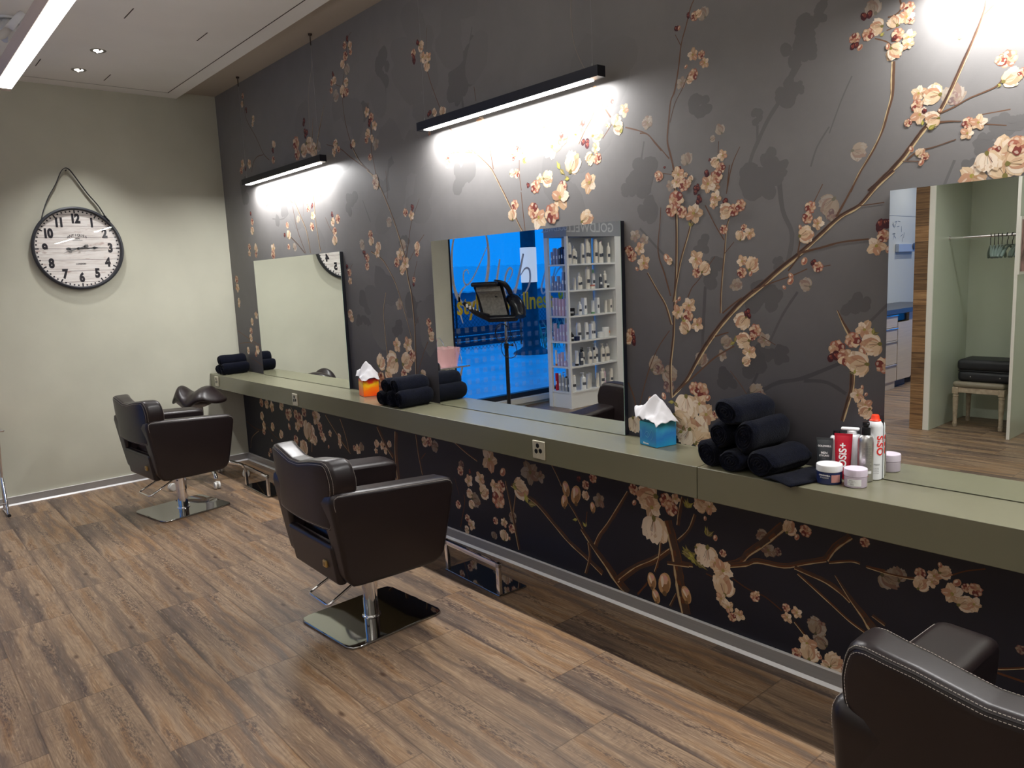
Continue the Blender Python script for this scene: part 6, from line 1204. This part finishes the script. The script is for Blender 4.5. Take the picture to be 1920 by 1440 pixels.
# ------------------------------------------------------------------ back room with drawer cabinet (seen in the right mirror)
CAB = mat('ash_laminate', s2l((206, 186, 160)), .35, noise=(2, .06, (1, 1, 30)))
TOPM = mat('slate_worktop', s2l((64, 66, 74)), .35)
cb = empty('drawer_cabinet', (2.7, -7.1, 0), 'long pale wood drawer cabinet with chrome handles in the back room', 'cabinet')
def cbp(mb, name, m_, par=None): return P(mb, name, m_, cb)
m = MB(); m.box(2.405, 2.975, -7.08, -6.25, .001, .93); m.box(2.405, 2.96, -8.6, -7.5, .10, .93); m.box(2.405, 2.45, -7.5, -7.08, .001, .93); cbp(m, 'carcass', CAB)
for z0_, z1_ in ((.015, .31), (.318, .60), (.608, .76), (.768, .92)):
    m = MB(); m.box(2.976, 2.995, -7.075, -6.255, z0_ if z0_ > .1 else .10, z1_); d_ = cbp(m, 'drawer', CAB)
    m = MB(); m.box(2.995, 3.010, -7.07, -6.26, z1_-.012, z1_-.004); h_ = m.build('handle', CHROME, d_); h_.matrix_parent_inverse = (Matrix.Translation(Vector(cb.location)) @ d_.matrix_parent_inverse).inverted()
m = MB(); m.box(2.976, 2.996, -7.49, -7.09, .10, .82); cbp(m, 'door', CAB)
m = MB(); m.box(2.45, 2.93, -7.49, -7.09, .001, .10); m.box(2.45, 2.93, -7.49, -7.09, .83, .92); cbp(m, 'recess_panel', BLACKP)
m = MB(); m.rbox(2.401, 3.03, -8.6, -6.2, .931, .99, .003, 0, 1); tag(m.build('worktop', TOPM), 'dark slate worktop over the pale drawer cabinet', 'worktop')
e = empty('towel_dispenser', (2.401, -8.66, 1.74), 'flat pale wall box with round dark knob above the dark worktop', 'dispenser')
m = MB(); m.rbox(.0005, .05, -.27, .27, -.055, .055, .006); m.build('box_body', mat('pale_grey_plastic', s2l((176, 186, 204)), .5), e); m = MB(); m.lathe([(.045, .0), (.045, .014), (.001, .018)], 20, 0, Matrix.Translation((.05, -.22, .02)) @ Matrix.Rotation(PI/2, 4, 'Y')); m.build('knob', mat('blue_grey_knob', s2l((70, 80, 100)), .4), e)
m = MB(); q = random.Random(5); DG = mat('wall_motif_grey', s2l((110, 116, 130)), .6)
for k in range(14):
    a = q.uniform(0, PI); y, z = -8.45+q.uniform(-.22, .16), 2.0+q.uniform(-.14, .12); c, s = math.cos(a), math.sin(a); m.add([(2.4015, y-c*.04-s*.004, z-s*.04+c*.004), (2.4015, y-c*.04+s*.004, z-s*.04-c*.004), (2.4015, y+c*.04+s*.004, z+s*.04-c*.004), (2.4015, y+c*.04-s*.004, z+s*.04+c*.004)], [(0, 1, 2, 3)], 0, False)
m.box(2.4005, 2.4015, -10.9, -6.3, 2.178, 2.182); struct(m.build('trim_8', DG, autosmooth=False))
# unseen far window added to throw blue sky light into the back room
m = MB(); m.box(2.9, 8.5, RY-.06, RY-.02, .2, .26); m.box(2.9, 8.5, RY-.06, RY-.02, 3.04, 3.1)
for x in (2.9, 4.75, 6.6, 8.44): m.box(x, x+.06, RY-.06, RY-.02, .26, 3.04)
w2_ = struct(m.build('added_window', BLACK)); m = MB(); m.box(2.96, 8.44, RY-.044, RY-.038, .26, 3.04); m.build('window_glass', GLASS, w2_, autosmooth=False)

# ------------------------------------------------------------------ curled white ornament on the ceiling by the near lamp
e = empty('ceiling_ornament', (1.50, -1.74, HSOF), 'curled white paper ornament fixed to the ceiling behind the near lamp', 'ornament')
q = random.Random(3); PW = mat('paper_white', s2l((216, 216, 216)), .8, spec=.1)
for k in range(6):
    a0 = k*1.05+.3; m = MB(); V = []; F = []
    for i in range(10):
        for j in range(5): t, s = i/9, j/4-.5; r_ = .03+.17*t; V.append((r_*math.cos(a0+t*.9)+s*.09*math.sin(a0)*(1-t*.3), r_*math.sin(a0+t*.9)-s*.09*math.cos(a0)*(1-t*.3), -.012-.075*math.sin(PI*t)-.02*s*s*4))
    F = [(i*5+j, i*5+j+1, (i+1)*5+j+1, (i+1)*5+j) for i in range(9) for j in range(4)]; m.add(V, F); o = m.build('paper_petal', PW, e); md = o.modifiers.new('thickness', 'SOLIDIFY'); md.thickness = .0015
m = MB(); m.lathe([(.05, -.012), (.05, -.0005)], 16); m.build('centre_disc', PW, e)
